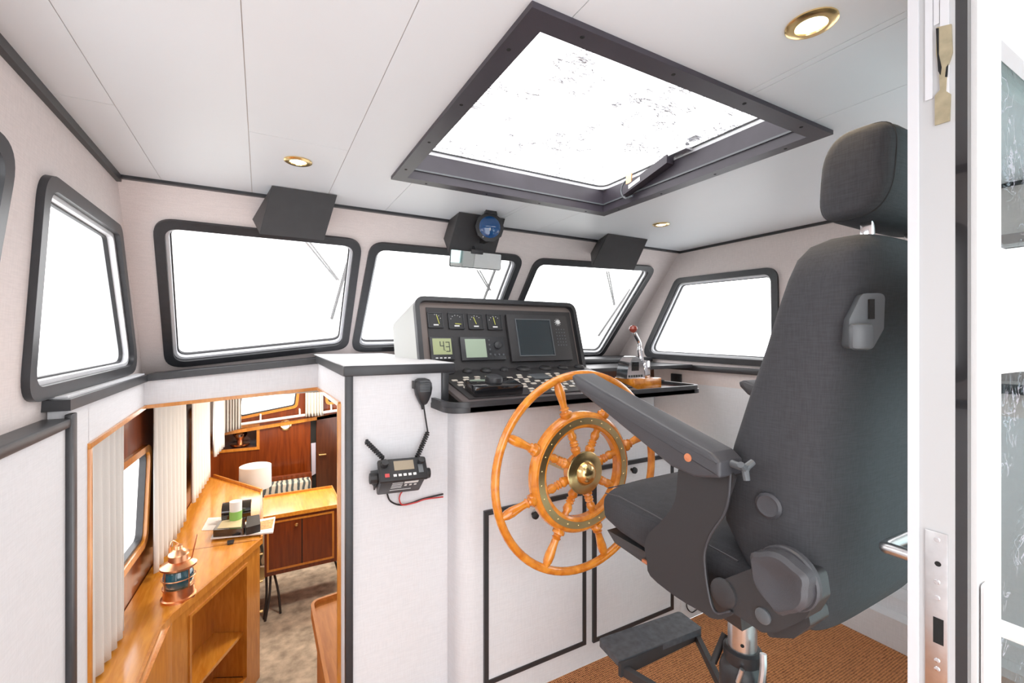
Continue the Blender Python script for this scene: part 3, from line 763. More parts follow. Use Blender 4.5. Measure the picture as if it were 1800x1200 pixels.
for sx in (-1, 1):
    b = BM(); cyl(b, mt@Vector((sx*.078, -.012, 0)), mt@Vector((sx*.100, -.012, 0)), .019, .017, 10)
    box(b, (min(sx*.074, sx*.079), -.02, -.012), (max(sx*.074, sx*.079), .05, .012), mt)
    obj('mounting_bracket', b, 'blackm', rad)
b = BM(); box(b, (rc.x-.085, RY-.035, rc.z-.02), (rc.x+.085, RY-.001, rc.z+.02)); obj('wall_bracket', b, 'black', rad)
def coil(b, p0, p1, R0, r, turns):
    p0 = Vector(p0); p1 = Vector(p1); x, y, d = frame_of(p1-p0); n = turns*10
    tube(b, [p0+(p1-p0)*(i/n)+(x*math.cos(2*PI*i/10)+y*math.sin(2*PI*i/10))*R0 for i in range(n+1)], r, 6)
cp = [pk(*p, YP(RY-.02)) for p in ((728, 806), (752, 760), (748, 735), (744, 708))]
b = BM(); coil(b, cp[0]+Vector((0, -.02, 0)), cp[1], .0065, .003, 13); tube(b, spline([cp[1], cp[2], cp[3]], 6), .0028, 6); obj('coiled_cord', b, 'wire', rad)
a0, a1 = pk(674, 806, YP(RY-.04)), pk(643, 775, YP(RY-.03))
b = BM(); coil(b, a0, a1, .0058, .0035, 10); cyl(b, a0, a1, .0055); obj('stub_cord', b, 'wire', rad, label='short ribbed cord pointing up left')
wp = lambda pts, y: [pk(u, v, YP(y)) for u, v in pts]
b = BM(); tube(b, spline(wp([(680, 866), (686, 880), (702, 887), (722, 884), (745, 876), (779, 868)], RY-.012), 6), .003, 6); obj('power_lead', b, 'wire', rad)
b = BM(); tube(b, spline(wp([(712, 858), (704, 868), (702, 878), (708, 887), (730, 883), (748, 877), (779, 873)], RY-.016), 6), .0025, 6); obj('power_lead', b, 'red', rad, label='red power lead')
mc = pk(743, 688, YP(RY-.02))
mic = thing('hand_microphone', 'black fist microphone hung on white console side above the radio', 'microphone', (mc.x, RY, mc.z-.05))
b = BM(); rings = []
for z, w, d in ((-.047, .010, .010), (-.042, .014, .014), (-.030, .020, .017), (-.010, .028, .02), (.012, .032, .022), (.030, .031, .022), (.042, .026, .018), (.047, .014, .010)):
    rings.append(superring(mc.x+z*-.06, RY-.003-d*1.05, mc.z+z, w, d*.98, 2.8, 20))
loft(b, rings); obj('microphone_body', b, 'greyp' if 0 else 'black', mic)
b = BM()
for k in range(7): box(b, (mc.x-.018, RY-.049, mc.z+.002+k*.0055), (mc.x+.018, RY-.044, mc.z+.0045+k*.0055))
obj('grille', b, 'greyp', mic)
b = BM(); box(b, (mc.x-.037, RY-.034, mc.z+.012), (mc.x-.029, RY-.012, mc.z+.04), bev=.002); obj('talk_button', b, 'blackm', mic)
b = BM(); cyl(b, mc+Vector((-.001, 0, -.044)), mc+Vector((.001, 0, -.062)), .007, .005); obj('strain_relief', b, 'wire', mic)

# ================================================================== HELM SEAT
SC = Vector((1.075, .716, 0)); e_ = EYE
seat = thing('helm_chair', 'charcoal fabric helm seat with headrest, armrest and round pedestal', 'chair', (SC.x, SC.y, 0))
# backrest
sec = [(.775, .17, .455, .50), (.79, .205, .430, .515), (.83, .228, .418, .545), (.88, .238, .412, .590), (.94, .242, .408, .632), (1.02, .243, .403, .634), (1.1, .242, .398, .612), (1.2, .240, .387, .578), (1.3, .236, .374, .542),
       (1.38, .233, .362, .518), (1.43, .228, .356, .502), (1.465, .218, .354, .490), (1.488, .200, .358, .474), (1.502, .165, .370, .455)]
b = BM(); loft(b, [superring(SC.x, (y0+y1)/2, z, w, (y1-y0)/2, 4.2, 60) for z, w, y0, y1 in sec]); br = obj('backrest', b, 'fabric', seat, smooth=60)
# headrest
hz = e_+.297; b = BM(); rings = []
for x, k_ in ((-.159, .55), (-.157, .74), (-.150, .88), (-.138, .96), (-.115, 1), (0, 1.02), (.115, 1), (.138, .96), (.150, .88), (.157, .74), (.159, .55)):
    ring = []
    for i in range(44):
        t_ = 2*PI*i/44; co, si = math.cos(t_), math.sin(t_)
        ring.append(Vector((SC.x+x, .404+(.060*k_)*math.copysign(abs(co)**.62, co)-.012*si*k_, hz+.081*(k_*.5+.5)*math.copysign(abs(si)**.66, si))))
    rings.append(ring)
loft(b, rings); hr = obj('headrest', b, 'fabric', seat, smooth=60)
b = BM(); tube(b, [p+Vector((-.0005, 0, 0)) for p in rings[3]], .0013, 6, True); obj('headrest_seam', b, 'blackm', hr)
for sx in (-.092, .092):
    b = BM(); box(b, (SC.x+sx-.008, .396, 1.49), (SC.x+sx+.008, .416, 1.56), bev=.003); obj('headrest_post', b, 'chrome', seat)
# grey height adjuster
ap = pk(1508, 566, XP(SC.x-.200))
vd = Vector((-.70, -.714, 0)).normalized(); tx = Vector((vd.y, -vd.x, 0)).normalized()
if tx.x < 0: tx = -tx
mA = Matrix(((tx.x, vd.x*-1, .0, ap.x), (tx.y, -vd.y, .0, ap.y), (0, 0, 1, ap.z), (0, 0, 0, 1)))
b = BM(); prof = [(-.024, -.044), (.010, -.046), (.026, -.012), (.028, .046), (-.004, .046), (-.022, .004)]
prism(b, [mA@Vector((x, .004, z)) for x, z in roundpoly([Vector((x, z, 0)) for x, z in prof], .01, 4) and [(p.x, p.y) for p in roundpoly([Vector((x, z, 0)) for x, z in prof], .01, 4)]], (mA.to_3x3()@Vector((0, -.028, 0)))); 
ad = obj('height_adjuster', b, 'greyp', seat, label='grey plastic adjuster on the back')
b = BM(); box(b, (.004, -.030, .004), (.011, -.0235, .036), mA); obj('adjuster_slot', b, 'blackgap', ad)
b = BM(); box(b, (-.025, -.040, -.046), (.008, -.020, -.003), mA, .008); obj('adjuster_button', b, 'greyp', ad)
# round plug
bp_ = pk(1352, 888, XP(SC.x-.244))
b = BM(); lathe(b, [(-.01, .025), (.004, .024), (.007, .019), (.005, .014), (.006, .009), (.004, 0)], bp_, (-1, -.12, 0)); obj('round_cap', b, 'vinyl', seat)
# cushion
b = BM(); F_, Bk = .985, .50
rings = []
for y, zt, zb, w in ((.985, -.455, -.485, .20), (.975, -.425, -.505, .235), (.955, -.408, -.520, .25), (.90, -.402, -.535, .255), (.80, -.408, -.545, .255), (.68, -.418, -.55, .255), (.58, -.425, -.55, .25), (.53, -.435, -.545, .235)):
    c = (zt+zb)/2; hh = (zt-zb)/2; ring = []
    for i in range(40):
        t_ = 2*PI*i/40; co, si = math.cos(t_), math.sin(t_)
        ring.append(Vector((SC.x+w*math.copysign(abs(co)**.45, co), y, e_+c+hh*math.copysign(abs(si)**.55, si))))
    rings.append(ring)
loft(b, rings); cu = obj('seat_cushion', b, 'fabric', seat, smooth=60)
b = BM(); tube(b, [Vector((SC.x-.247, y, e_+z)) for y, z in ((.955, -.425), (.9, -.418), (.8, -.424), (.68, -.434), (.56, -.442))]+[], .0016, 6)
tube(b, [Vector((SC.x+x, .962, e_-.416)) for x in (-.23, -.1, .1, .23)], .0016, 6); obj('cushion_seam', b, 'vinyl', cu)
b = BM(); hexa(b, [(SC.x-.235, .56, e_-.585), (SC.x+.235, .56, e_-.585), (SC.x+.235, .93, e_-.555), (SC.x-.235, .93, e_-.555),
                   (SC.x-.245, .56, e_-.53), (SC.x+.245, .56, e_-.53), (SC.x+.245, .95, e_-.525), (SC.x-.245, .95, e_-.525)])
obj('seat_pan', b, 'plastic', seat)
b = BM(); box(b, (SC.x-.246, .80, e_-.556), (SC.x-.240, .82, e_-.549)); obj('pan_marker', b, 'orange', seat)
# left side plate
PX = .785
def sp(pts, X): return [pk(u, v, XP(X)) for u, v in pts]
pl_px = [(1192, 825), (1284, 828), (1281, 872), (1272, 905), (1252, 935), (1241, 960), (1238, 985), (1243, 1030), (1251, 1066), (1262, 1078), (1283, 1074), (1286, 1080), (1268, 1088), (1250, 1086), (1236, 1077), (1190, 1050), (1143, 1012), (1137, 985), (1133, 958), (1140, 938), (1160, 918), (1182, 890), (1191, 860)]
sp_pts = sp(pl_px, PX)
sm = [p for p in sp_pts]
sm = spline(sm, 3)[:-1]
b = BM(); prism(b, sm, (.007, 0, 0)); spl = obj('side_plate', b, 'plate', seat)
b = BM(); tube(b, spline(sp([(1284, 832), (1281, 872), (1272, 905), (1252, 935), (1241, 960), (1238, 985), (1243, 1030), (1251, 1066), (1262, 1078), (1283, 1074)], PX-.001), 4), .0022, 6); obj('plate_edging', b, 'vinyl', spl)
mir = lambda P: [Vector((2*SC.x-p.x, p.y, p.z)) for p in P]
b = BM(); prism(b, mir(sm), (-.007, 0, 0)); obj('side_plate', b, 'plate', seat)
# armrests: bevelled beams rising to the front
def arm(sx):
    X = PX if sx < 0 else 2*SC.x-PX
    prof = [(.545, -.262), (.60, -.275), (.66, -.268), (.975, -.140), (1.0, -.118), (1.005, -.103), (.99, -.097), (.565, -.218), (.545, -.232)]
    dy, dz_ = (0, 0) if sx < 0 else (-.105, -.035)
    P = roundpoly([Vector((X-.036, y+dy, e_+z+dz_)) for y, z in prof], .006, 3)
    b = BM(); prism(b, P, (.072, 0, 0))
    bmesh.ops.bevel(b, geom=[e for e in b.edges if abs(e.verts[0].co.x-e.verts[1].co.x) < 1e-4 and len(e.link_faces) == 2 and e.calc_face_angle(0) > 1], offset=.007, segments=3, affect='EDGES', profile=.5)
    return obj('armrest', b, 'vinyl', seat, smooth=50)
aL = arm(-1); arm(1)
oc = pk(1209, 804, XP(PX-.037)); b = BM(); lathe(b, [(0, .0085), (.002, .008), (.003, 0)], (PX-.0365, oc.y, oc.z), (-1, 0, 0)); obj('orange_plug', b, 'orange', aL, label='round orange plug')
kb_ = pk(1284, 815, XP(PX-.005))
b = BM(); cyl(b, (PX+.0, .545, kb_.z), (PX, .512, kb_.z-.003), .007); 
for a in (30, 150, 270):
    c = Vector((math.cos(R(a)), 0, math.sin(R(a)))); cyl(b, Vector((PX, .518, kb_.z-.003)), Vector((PX, .514, kb_.z-.003))+c*.021, .007, .006, 10)
obj('tilt_knob', b, 'greyp', aL)
# recliner cover and knob
HXp = SC.x-.285
b = BM(); P = sp([(1262, 1022), (1345, 990), (1425, 1010), (1432, 1060), (1415, 1088), (1368, 1110), (1340, 1112), (1262, 1058)], HXp)
prism(b, roundpoly(P, .014, 4), (.05, 0, 0)); hc = obj('hinge_cover', b, 'plastic', seat)
b = BM(); P2 = sp([(1345, 1100), (1420, 1075), (1425, 1100), (1395, 1122), (1350, 1120)], HXp+.02); prism(b, roundpoly(P2, .01, 4), (.06, 0, 0)); obj('hinge_foot', b, 'plastic', seat)
c0 = pk(1270, 1043, XP(HXp-.004)); b = BM(); lathe(b, [(0, .028), (.004, .027), (.006, .02), (.006, 0)], (HXp, c0.y, c0.z), (-1, 0, 0), 28); obj('pivot_cap', b, 'plastic', hc)
c0 = pk(1340, 1083, XP(HXp-.004)); b = BM(); lathe(b, [(0, .014), (.004, .014), (.006, .010), (.005, 0)], (HXp, c0.y, c0.z), (-1, 0, 0), 20); obj('pivot_bolt', b, 'greyp', hc)
c0 = pk(1372, 1020, XP(HXp-.03))
b = BM(); lathe(b, [(0, .050), (.012, .052), (.016, .05)], (HXp-.0005, c0.y, c0.z), (-1, 0, 0), 32); kn_ = obj('recline_knob_collar', b, 'vinyl', seat)
b = BM(); P = []
for i in range(48):
    a = 2*PI*i/48; r = .047+.008*max(0, math.cos(3*(a-.5)))**3
    P.append(Vector((HXp-.0165, c0.y+math.cos(a)*r, c0.z+math.sin(a)*r)))
loft(b, [P, [p+Vector((-.020, 0, 0)) for p in P], [Vector((HXp-.044, c0.y+(p.y-c0.y)*.86, c0.z+(p.z-c0.z)*.86)) for p in P], [Vector((HXp-.044, c0.y+(p.y-c0.y)*.74, c0.z+(p.z-c0.z)*.74)) for p in P], [Vector((HXp-.038, c0.y+(p.y-c0.y)*.4, c0.z+(p.z-c0.z)*.4)) for p in P]])
obj('recline_knob', b, 'vinyl', seat, label='large lobed grey-black knob')
# pedestal
b = BM(); cyl(b, (SC.x, SC.y, .50), (SC.x, SC.y, e_-.57), .034, seg=32); ped = obj('upper_tube', b, 'alu', seat, label='polished aluminium tube with holes')
b = BM()
vdir = Vector((-SC.x, -SC.y, 0)).normalized()
for z in (e_-.765, e_-.70, e_-.635): cyl(b, Vector((SC.x, SC.y, z))+vdir*.033, Vector((SC.x, SC.y, z))+vdir*.0345, .0045, seg=12)
obj('height_holes', b, 'blackgap', ped)
b = BM(); lathe(b, [(.40, .052), (.42, .054), (.475, .054), (.49, .050), (.50, .042), (.515, .045), (.53, .045), (.535, .038)], (SC.x, SC.y, 0), (0, 0, 1), 32); obj('clamp_collar', b, 'black', seat)
b = BM(); cyl(b, (SC.x, SC.y, .02), (SC.x, SC.y, .40), .045, seg=32); obj('lower_tube', b, 'alu', seat)
b = BM(); lathe(b, [(.0, .17), (.012, .17), (.02, .15), (.022, .05)], (SC.x, SC.y, 0), (0, 0, 1), 40); obj('base_plate', b, 'alu', seat)
b = BM(); rt = Vector((vdir.y, -vdir.x, 0)); rt = rt if rt.x*math.cos(YAW)-rt.y*math.sin(YAW) > 0 else -rt
c = Vector((SC.x, SC.y, 0))
tube(b, spline([c+vdir*.055+rt*.035+Vector((0, 0, .455)), c+vdir*.06+rt*.04+Vector((0, 0, .49)), c+vdir*.055+rt*.045+Vector((0, 0, .53)), c+vdir*.05+rt*.045+Vector((0, 0, .56))], 5), .008, 8); obj('clamp_lever', b, 'alu', seat)
b = BM(); cyl(b, c+vdir*.055-rt*.01+Vector((0, 0, .475)), c+vdir*.055+rt*.0+Vector((0, 0, .51)), .006); lathe(b, [(0, .007), (.008, .006)], c+vdir*.053-rt*.02+Vector((0, 0, .45)), vdir); obj('clamp_bolt', b, 'alu', seat)
# footrest
fz = e_-.95
b = BM(); P = [Vector((x, y, fz-.012)) for x, y in ((.915, .995), (1.255, .975), (1.265, 1.075), (.925, 1.10))]
prism(b, roundpoly(P, .012, 4), (0, 0, .02)); fr = obj('footrest', b, mat('scuffed_dark_step', (.07, .075, .085), .5, noise=.3, scale=50), seat)
b = BM(); box(b, (.913, .985, fz-.035), (1.262, .996, fz+.004)); obj('footrest_lip', b, 'charc', fr)
for xa, xb in ((.93, 1.05), (1.245, 1.10)):
    b = BM(); hexa(b, [(xa-.009, .99, fz-.035), (xa+.009, .99, fz-.035), (xb+.009, .74, fz-.08), (xb-.009, .74, fz-.08), (xa-.009, .99, fz-.010), (xa+.009, .99, fz-.010), (xb+.009, .74, fz-.05), (xb-.009, .74, fz-.05)]); obj('footrest_arm', b, 'charc', seat)
b = BM(); lathe(b, [(fz-.09, .048), (fz-.09, .058), (fz-.04, .058), (fz-.04, .048)], (SC.x, SC.y, 0), (0, 0, 1), 32); obj('footrest_collar', b, 'charc', seat)
c1 = pk(1262, 1140, YP(.78)); b = BM(); cyl(b, c1+Vector((.03, 0, .03)), c1+Vector((-.02, 0, -.03)), .009); obj('footrest_latch', b, 'charc', seat)
# cable loop near console base
b = BM(); p = [pk(*q_, YP(YC-.006)) for q_ in ((1207, 1055), (1208, 1068), (1216, 1076), (1226, 1070))]
tag(obj('cable_loop', spline and (tube(b, spline(p, 5), .0025, 6) or b), 'wire'), 'short black cable loop hanging at white console foot', 'cable')

# ================================================================== CEILING FITTINGS
# roof hatch
ha = thing('roof_hatch', 'square roof hatch with dark frame, wet glass and opening motor', 'hatch', ((HX0+HX1)/2, (HY0+HY1)/2, CZ))
def rect(x0, y0, x1, y1, z): return [Vector((x0, y0, z)), Vector((x1, y0, z)), Vector((x1, y1, z)), Vector((x0, y1, z))]
b = BM(); plate(b, rect(HX0, HY0, HX1, HY1, CZ-.012), [rect(hx0+.012, hy0+.012, hx1-.012, hy1-.012, CZ-.012)], (0, 0, .0118)); obj('hatch_frame', b, 'hatchm', ha)
b = BM()
for i in range(4):
    t_ = (i+.5)/4; 
    for p in ((HX0+t_*(HX1-HX0), HY0+.02), (HX0+t_*(HX1-HX0), HY1-.02), (HX0+.02, HY0+t_*(HY1-HY0)), (HX1-.02, HY0+t_*(HY1-HY0))): lathe(b, [(0, .005), (.001, .004), (.0015, 0)], (p[0], p[1], CZ-.012), (0, 0, -1), 8)
obj('frame_screws', b, 'blackgap', ha)
b = BM(); plate(b, rect(hx0-.012, hy0-.012, hx1+.012, hy1+.012, CZ+.0), [rect(hx0+.008, hy0+.008, hx1-.008, hy1-.008, CZ+.0)], (0, 0, .088)); 
cb = obj('hatch_curb', b, 'hatchm', ha)
# trim bead inside curb
b = BM(); plate(b, rect(hx0+.006, hy0+.006, hx1-.006, hy1-.006, CZ+.02), [rect(hx0+.014, hy0+.014, hx1-.014, hy1-.014, CZ+.02)], (0, 0, .006)); obj('curb_bead', b, 'greyp', ha)
zg = CZ+.105
b = BM(); o_ = roundpoly(rect(hx0-.02, hy0-.02, hx1+.02, hy1+.02, zg-.016), .06, 6); i_ = roundpoly(rect(hx0+.008, hy0+.008, hx1-.008, hy1-.008, zg-.016), .05, 6)
plate(b, o_, [i_], (0, 0, .016)); obj('lid_lining', b, 'whited', ha, label='pale lining of the lid')
b = BM(); plate(b, roundpoly(rect(hx0+.006, hy0+.006, hx1-.006, hy1-.006, zg-.003), .05, 6), [roundpoly(rect(hx0+.014, hy0+.014, hx1-.014, hy1-.014, zg-.003), .045, 6)], (0, 0, .004)); obj('lid_seal', b, 'black', ha)
b = BM(); prism(b, roundpoly(rect(hx0-.01, hy0-.01, hx1+.01, hy1+.01, zg+.002), .05, 6), (0, 0, .006)); obj('pane', b, 'glassr', ha)
# motor arm on the starboard side
XS = hx1-.03
m0 = pk(1100, 338, XP(XS)); m1 = pk(1178, 280, XP(XS))
b = BM(); d = (m1-m0); x_, y_, z_ = frame_of(d)
mM = Matrix((( 1, 0, 0, 0), (0, 1, 0, 0), (0, 0, 1, 0), (0, 0, 0, 1)))
hexa(b, [m0+Vector((-.018, 0, -.016)), m0+Vector((.018, 0, -.016)), m0+Vector((.018, 0, .016)), m0+Vector((-.018, 0, .016)), m1+Vector((-.018, 0, -.016)), m1+Vector((.018, 0, -.016)), m1+Vector((.018, 0, .016)), m1+Vector((-.018, 0, .016))])
mo = obj('motor_arm', b, 'hatchm', ha)
b = BM(); s0 = m0+(m1-m0)*.15; s1 = m0+(m1-m0)*.42
hexa(b, [s0+Vector((-.0185, 0, -.008)), s0+Vector((-.0195, 0, -.008)), s0+Vector((-.0195, 0, .008)), s0+Vector((-.0185, 0, .008)), s1+Vector((-.0185, 0, -.008)), s1+Vector((-.0195, 0, -.008)), s1+Vector((-.0195, 0, .008)), s1+Vector((-.0185, 0, .008))])
obj('motor_label', b, 'whiteb', mo)
b = BM(); pb = pk(1192, 262, XP(XS)); box(b, (XS-.02, pb.y-.05, pb.z-.02), (XS+.02, pb.y+.03, pb.z+.006), bev=.002); box(b, (XS-.03, pb.y-.10, pb.z+.006), (XS+.01, pb.y-.06, pb.z+.014)); obj('lid_bracket', b, 'alu', ha, label='metal bracket joining arm to lid')
b = BM(); cp_ = [pk(*p, XP(XS-.005)) for p in ((1115, 330), (1100, 318), (1092, 335), (1098, 348), (1112, 344))]; tube(b, spline(cp_, 5), .004, 6); obj('motor_cable', b, 'greyp', ha)
b = BM(); pa = pk(1108, 310, XP(XS-.002)); box(b, (XS-.012, pa.y-.015, pa.z-.03), (XS-.006, pa.y+.015, pa.z+.01)); obj('motor_plate', b, 'copper', ha)

# downlights
def downlight(u, v, label, r=.043, power=5):
    p = pk(u, v, ZP(CZ))
    t = thing('downlight', label, 'light', (p.x, p.y, CZ), 'brass ceiling downlights')
    b = BM(); lathe(b, [(0.0005, r*.5), (0.0005, r), (.003, r), (.006, r*.86), (.006, r*.62), (.002, r*.58)], (p.x, p.y, CZ), (0, 0, -1), 32); obj('brass_ring', b, 'brass', t)
    b = BM(); lathe(b, [(.0015, r*.60), (.004, r*.5), (.005, 0)], (p.x, p.y, CZ), (0, 0, -1), 24); obj('bulb', b, 'lampw', t)
    l = bpy.data.lights.new('downlight_lamp', 'SPOT'); l.energy = power; l.color = (1, .78, .5); l.spot_size = R(110); l.spot_blend = .8; l.shadow_soft_size = .03
    lo = bpy.data.objects.new('downlight_lamp', l); COL.objects.link(lo); lo.parent = t; lo.location = (0, 0, -.012)
    return t
downlight(1426, 41, 'brass ceiling downlight nearest the camera, right of the roof hatch')
downlight(524, 283, 'brass ceiling downlight above the left charcoal box')
downlight(1162, 394, 'brass ceiling downlight above the right charcoal box')

# charcoal wiper-motor boxes
def wbox(front, left, label):
    (tl, tr, br_, bl) = front
    A = pk(*tl, ZP(CZ-.001)); B = pk(*tr, ZP(CZ-.001)); yb = (A.y+B.y)/2+.035
    A.y = B.y = (A.y+B.y)/2
    D = pk(*bl, YP(yb)); C = pk(*br_, YP(yb)); zz = (C.z+D.z)/2; C.z = D.z = zz
    yw = fy(zz)-.006
    root = thing('wiper_motor_box', label, 'box', ((A.x+B.x)/2, A.y, zz), 'charcoal boxes above the windscreen')
    b = BM()
    t2 = .05
    pts = [D, C, Vector((C.x, yw-.0, zz+.03)), Vector((D.x, yw-.03, zz+.03)), A, B, Vector((B.x, fy(CZ)-.014, CZ-.001)), Vector((A.x, fy(CZ)-.014, CZ-.001))]
    zw = pk(*left, FW).z
    for i_, x_w in ((2, (B.x+C.x)/2), (3, (A.x+D.x)/2)): pts[i_] = Vector((x_w, fy(zw)-.004, zw))
    pts[3].x = pk(*left, FW).x; pts[7].x = max(pts[7].x, pts[3].x)
    hexa(b, pts); bmesh.ops.bevel(b, geom=list(b.edges), offset=.002, segments=1, affect='EDGES'); bo = obj('box_body', b, 'charc', root)
    # overhanging front plate
    b = BM(); n = normal([A, B, C, D]); n = n if n.y < 0 else -n
    prism(b, [p+n*.0005 for p in ([A, B, C, D])], n*.004); obj('front_plate', b, 'charc', root)
    return A, B, C, D, n
wbox([(478, 323), (591, 346), (569, 423), (456, 410)], (443, 386), 'largest charcoal box on the ceiling edge over the left windscreen')
bx = wbox([(806, 373), (888, 384), (868, 452), (787, 440)], (779, 420), 'charcoal box over the middle windscreen, behind the compass')
wbox([(1066, 411), (1140, 420), (1113, 476), (1040, 467)], (1037, 446), 'charcoal box over the right windscreen, smallest in view')

# overhead compass on the middle box
cpz = pk(860, 400, YP(bx[0].y-.06))
dcS = 1.32
co = thing('overhead_compass', 'round black overhead compass with blue lens on the middle box', 'compass', (cpz.x, cpz.y, cpz.z-.05))
dc = Vector((-.25, -1, -.05)).normalized()
b = BM(); lathe(b, [(h*1.0, r*dcS) for h, r in [(-.06, .030), (-.045, .043), (-.01, .05), (.0, .052), (.012, .052), (.014, .041)]], cpz, dc, 10); obj('compass_body', b, 'blackm', co)
b = BM(); 
x_, y_, z_ = frame_of(dc)
P = [cpz+dc*.004+Vector((dx, 0, dz))*dcS for dx, dz in ((-.022, .044), (.026, .044), (.022, .058), (-.018, .058))]
prism(b, P, dc*.03); obj('hood', b, 'blackm', co)
b = BM(); lathe(b, [(h, r*dcS) for h, r in [(.006, .042), (.014, .038), (.021, .028), (.025, .014), (.026, 0)]], cpz, dc, 28); ln = obj('lens', b, 'lens', co, label='blue domed lens')
b = BM()
side = Vector((-dc.y, dc.x, 0)).normalized(); side = side if side.x > 0 else -side
for k, xx in enumerate((-.022, -.012, -.001, .010, .020)): cyl(b, cpz+dc*(.0245-abs(xx)*.3)+side*xx*dcS+Vector((0, 0, -.018)), cpz+dc*(.0255-abs(xx)*.25)+side*xx*dcS+Vector((0, 0, -.006)), .0022, seg=6)
obj('card_marks', b, 'offw', ln)
b = BM(); box(b, (cpz.x-.012, cpz.y+.03, cpz.z-.06), (cpz.x+.012, bx[0].y+.02, cpz.z-.03)); cyl(b, cpz-dc*.04, Vector((cpz.x-.01, bx[0].y+.012, cpz.z)), .02); obj('compass_bracket', b, 'blackm', co)
b = BM()
for dx, dz in ((-.026, -.037), (.010, -.044)): lathe(b, [(0, .004), (.003, .003)], cpz+dc*.010+Vector((dx, 0, dz))*dcS, dc, 10)
obj('set_screws', b, 'chrome', co)
# rear-view mirror
P = [pk(u, v, YP(bx[0].y-.02)) for u, v in ((792, 441), (882, 443), (882, 472), (793, 470))]
zt_ = (P[0].z+P[1].z)/2; zb2_ = (P[2].z+P[3].z)/2
xm0, xm1 = P[0].x, P[1].x; ym = bx[0].y-.02
mi = thing('rear_view_mirror', 'small framed mirror hanging below the compass', 'mirror', ((xm0+xm1)/2, ym, zb2_))
mR = roundpoly([Vector((xm0, ym, zt_)), Vector((xm1, ym, zt_)), Vector((xm1, ym+.012, zb2_)), Vector((xm0, ym+.012, zb2_))], .008, 4)
b = BM(); prism(b, mR, (0, .008, 0)); obj('mirror_back', b, 'blackm', mi)
b = BM(); prism(b, [p+Vector((0, -.001, 0)) for p in inset(mR, .003)], (0, .0008, 0)); obj('mirror_glass', b, 'mirror', mi)
b = BM(); xm = (xm0+xm1)/2; cyl(b, (xm, ym+.012, (zt_+zb2_)/2+.02), (xm, ym+.04, zt_+.03), .006); box(b, (xm-.03, ym-.006, zt_-.012), (xm+.03, ym+.02, zt_+.008), bev=.002); obj('mirror_bracket', b, 'blackm', mi)

# windscreen wipers outside
def wiper(p0, p1, bl0, bl1, label):
    pl = (FW[0], FW[1]+.075*math.sqrt(1+.87**2))
    t0 = pk(*p1, pl)
    t = thing('windscreen_wiper', label, 'wiper', t0, 'wipers outside the windscreen')
    b = BM(); off = Vector((.018, 0, 0))
    tube(b, [pk(*p0, pl), pk(*p1, pl)], .005, 6); tube(b, [pk(*p0, pl)+off, pk(*p1, pl)+off*.6], .005, 6); obj('wiper_arm', b, mat('grey_wiper_metal', (.5, .5, .5), .4), t)
    b = BM(); tube(b, [pk(*bl0, pl), pk(*bl1, pl)], .009, 6); obj('wiper_blade', b, mat('wiper_rubber', (.25, .25, .25), .5), t)
wiper((536, 423), (592, 492), (611, 462), (583, 560), 'pale wiper outside the left windscreen')
wiper((838, 474), (860, 510), (870, 474), (850, 528), 'pale wiper outside the middle windscreen')
wiper((1066, 476), (1079, 536), (1108, 508), (1052, 590), 'pale wiper outside the right windscreen')

# ================================================================== DOOR LEAF AT RIGHT
DX = .816; DY0, DY1 = .225, .281
dr = thing('door_1', 'white aft door leaf with lock edge, wet window and two handles', 'door', (DX, DY0, 0), kind='structure')
b = BM()
DW = .80; TOP = CZ-.02
gz0 = 0.35; gz1 = TOP-.12; gx0 = DX+.105; gx1 = DX+DW-.1
plate(b, [(DX, DY0+.012, .015), (DX+DW, DY0+.012, .015), (DX+DW, DY0+.012, TOP), (DX, DY0+.012, TOP)], [[(gx0, DY0+.012, gz0), (gx1, DY0+.012, gz0), (gx1, DY0+.012, gz1), (gx0, DY0+.012, gz1)]], (0, DY1-DY0-.016, 0))
leaf = obj('door_leaf', b, mat('door_edge_shade', (.55, .56, .57), .35), dr)  # greyer than the outer skin: the edge's shade is put into the colour
b = BM(); box(b, (DX+.0, DY0-.001+.001, .015), (DX+.012, DY0+.012, TOP)); obj('door_gasket', b, 'glossb', dr, label='black rubber gasket strip')
b = BM(); plate(b, [(DX+.013, DY0-.006, .015), (DX+DW, DY0-.006, .015), (DX+DW, DY0-.006, TOP), (DX+.013, DY0-.006, TOP)], [[(gx0, DY0-.006, gz0), (gx1, DY0-.006, gz0), (gx1, DY0-.006, gz1), (gx0, DY0-.006, gz1)]], (0, .018, 0)); obj('outer_skin', b, 'white', dr)
b = BM(); box(b, (gx0-.005, DY0+.018, gz0-.005), (gx1+.005, DY0+.024, gz1+.005)); obj('pane', b, 'glassg', dr, label='rain-wet greenish pane')
b = BM(); plate(b, [(gx0, DY0+.0, gz0), (gx1, DY0+.0, gz0), (gx1, DY0+.0, gz1), (gx0, DY0+.0, gz1)], [[(gx0+.012, DY0+.0, gz0+.012), (gx1-.012, DY0+.0, gz0+.012), (gx1-.012, DY0+.0, gz1-.012), (gx0+.012, DY0+.0, gz1-.012)]], (0, .017, 0)); obj('glazing_bead', b, 'whited', dr)
zz = pk(1790, 640, YP(DY0+.02)).z
b = BM(); box(b, (gx0-.003, DY0+.002, pk(1780, 655, YP(DY0)).z), (gx1, DY0+.03, pk(1780, 440, YP(DY0)).z)); obj('blind_panel', b, 'white', dr, label='white middle panel of the door window')
b = BM(); box(b, (DX-.003, DY1-.006, .015), (DX+.01, DY1+.006, TOP)); obj('edge_flange', b, 'whited', dr)
def dz(v, y=.25): return pk(1650, v, XP(DX)).z
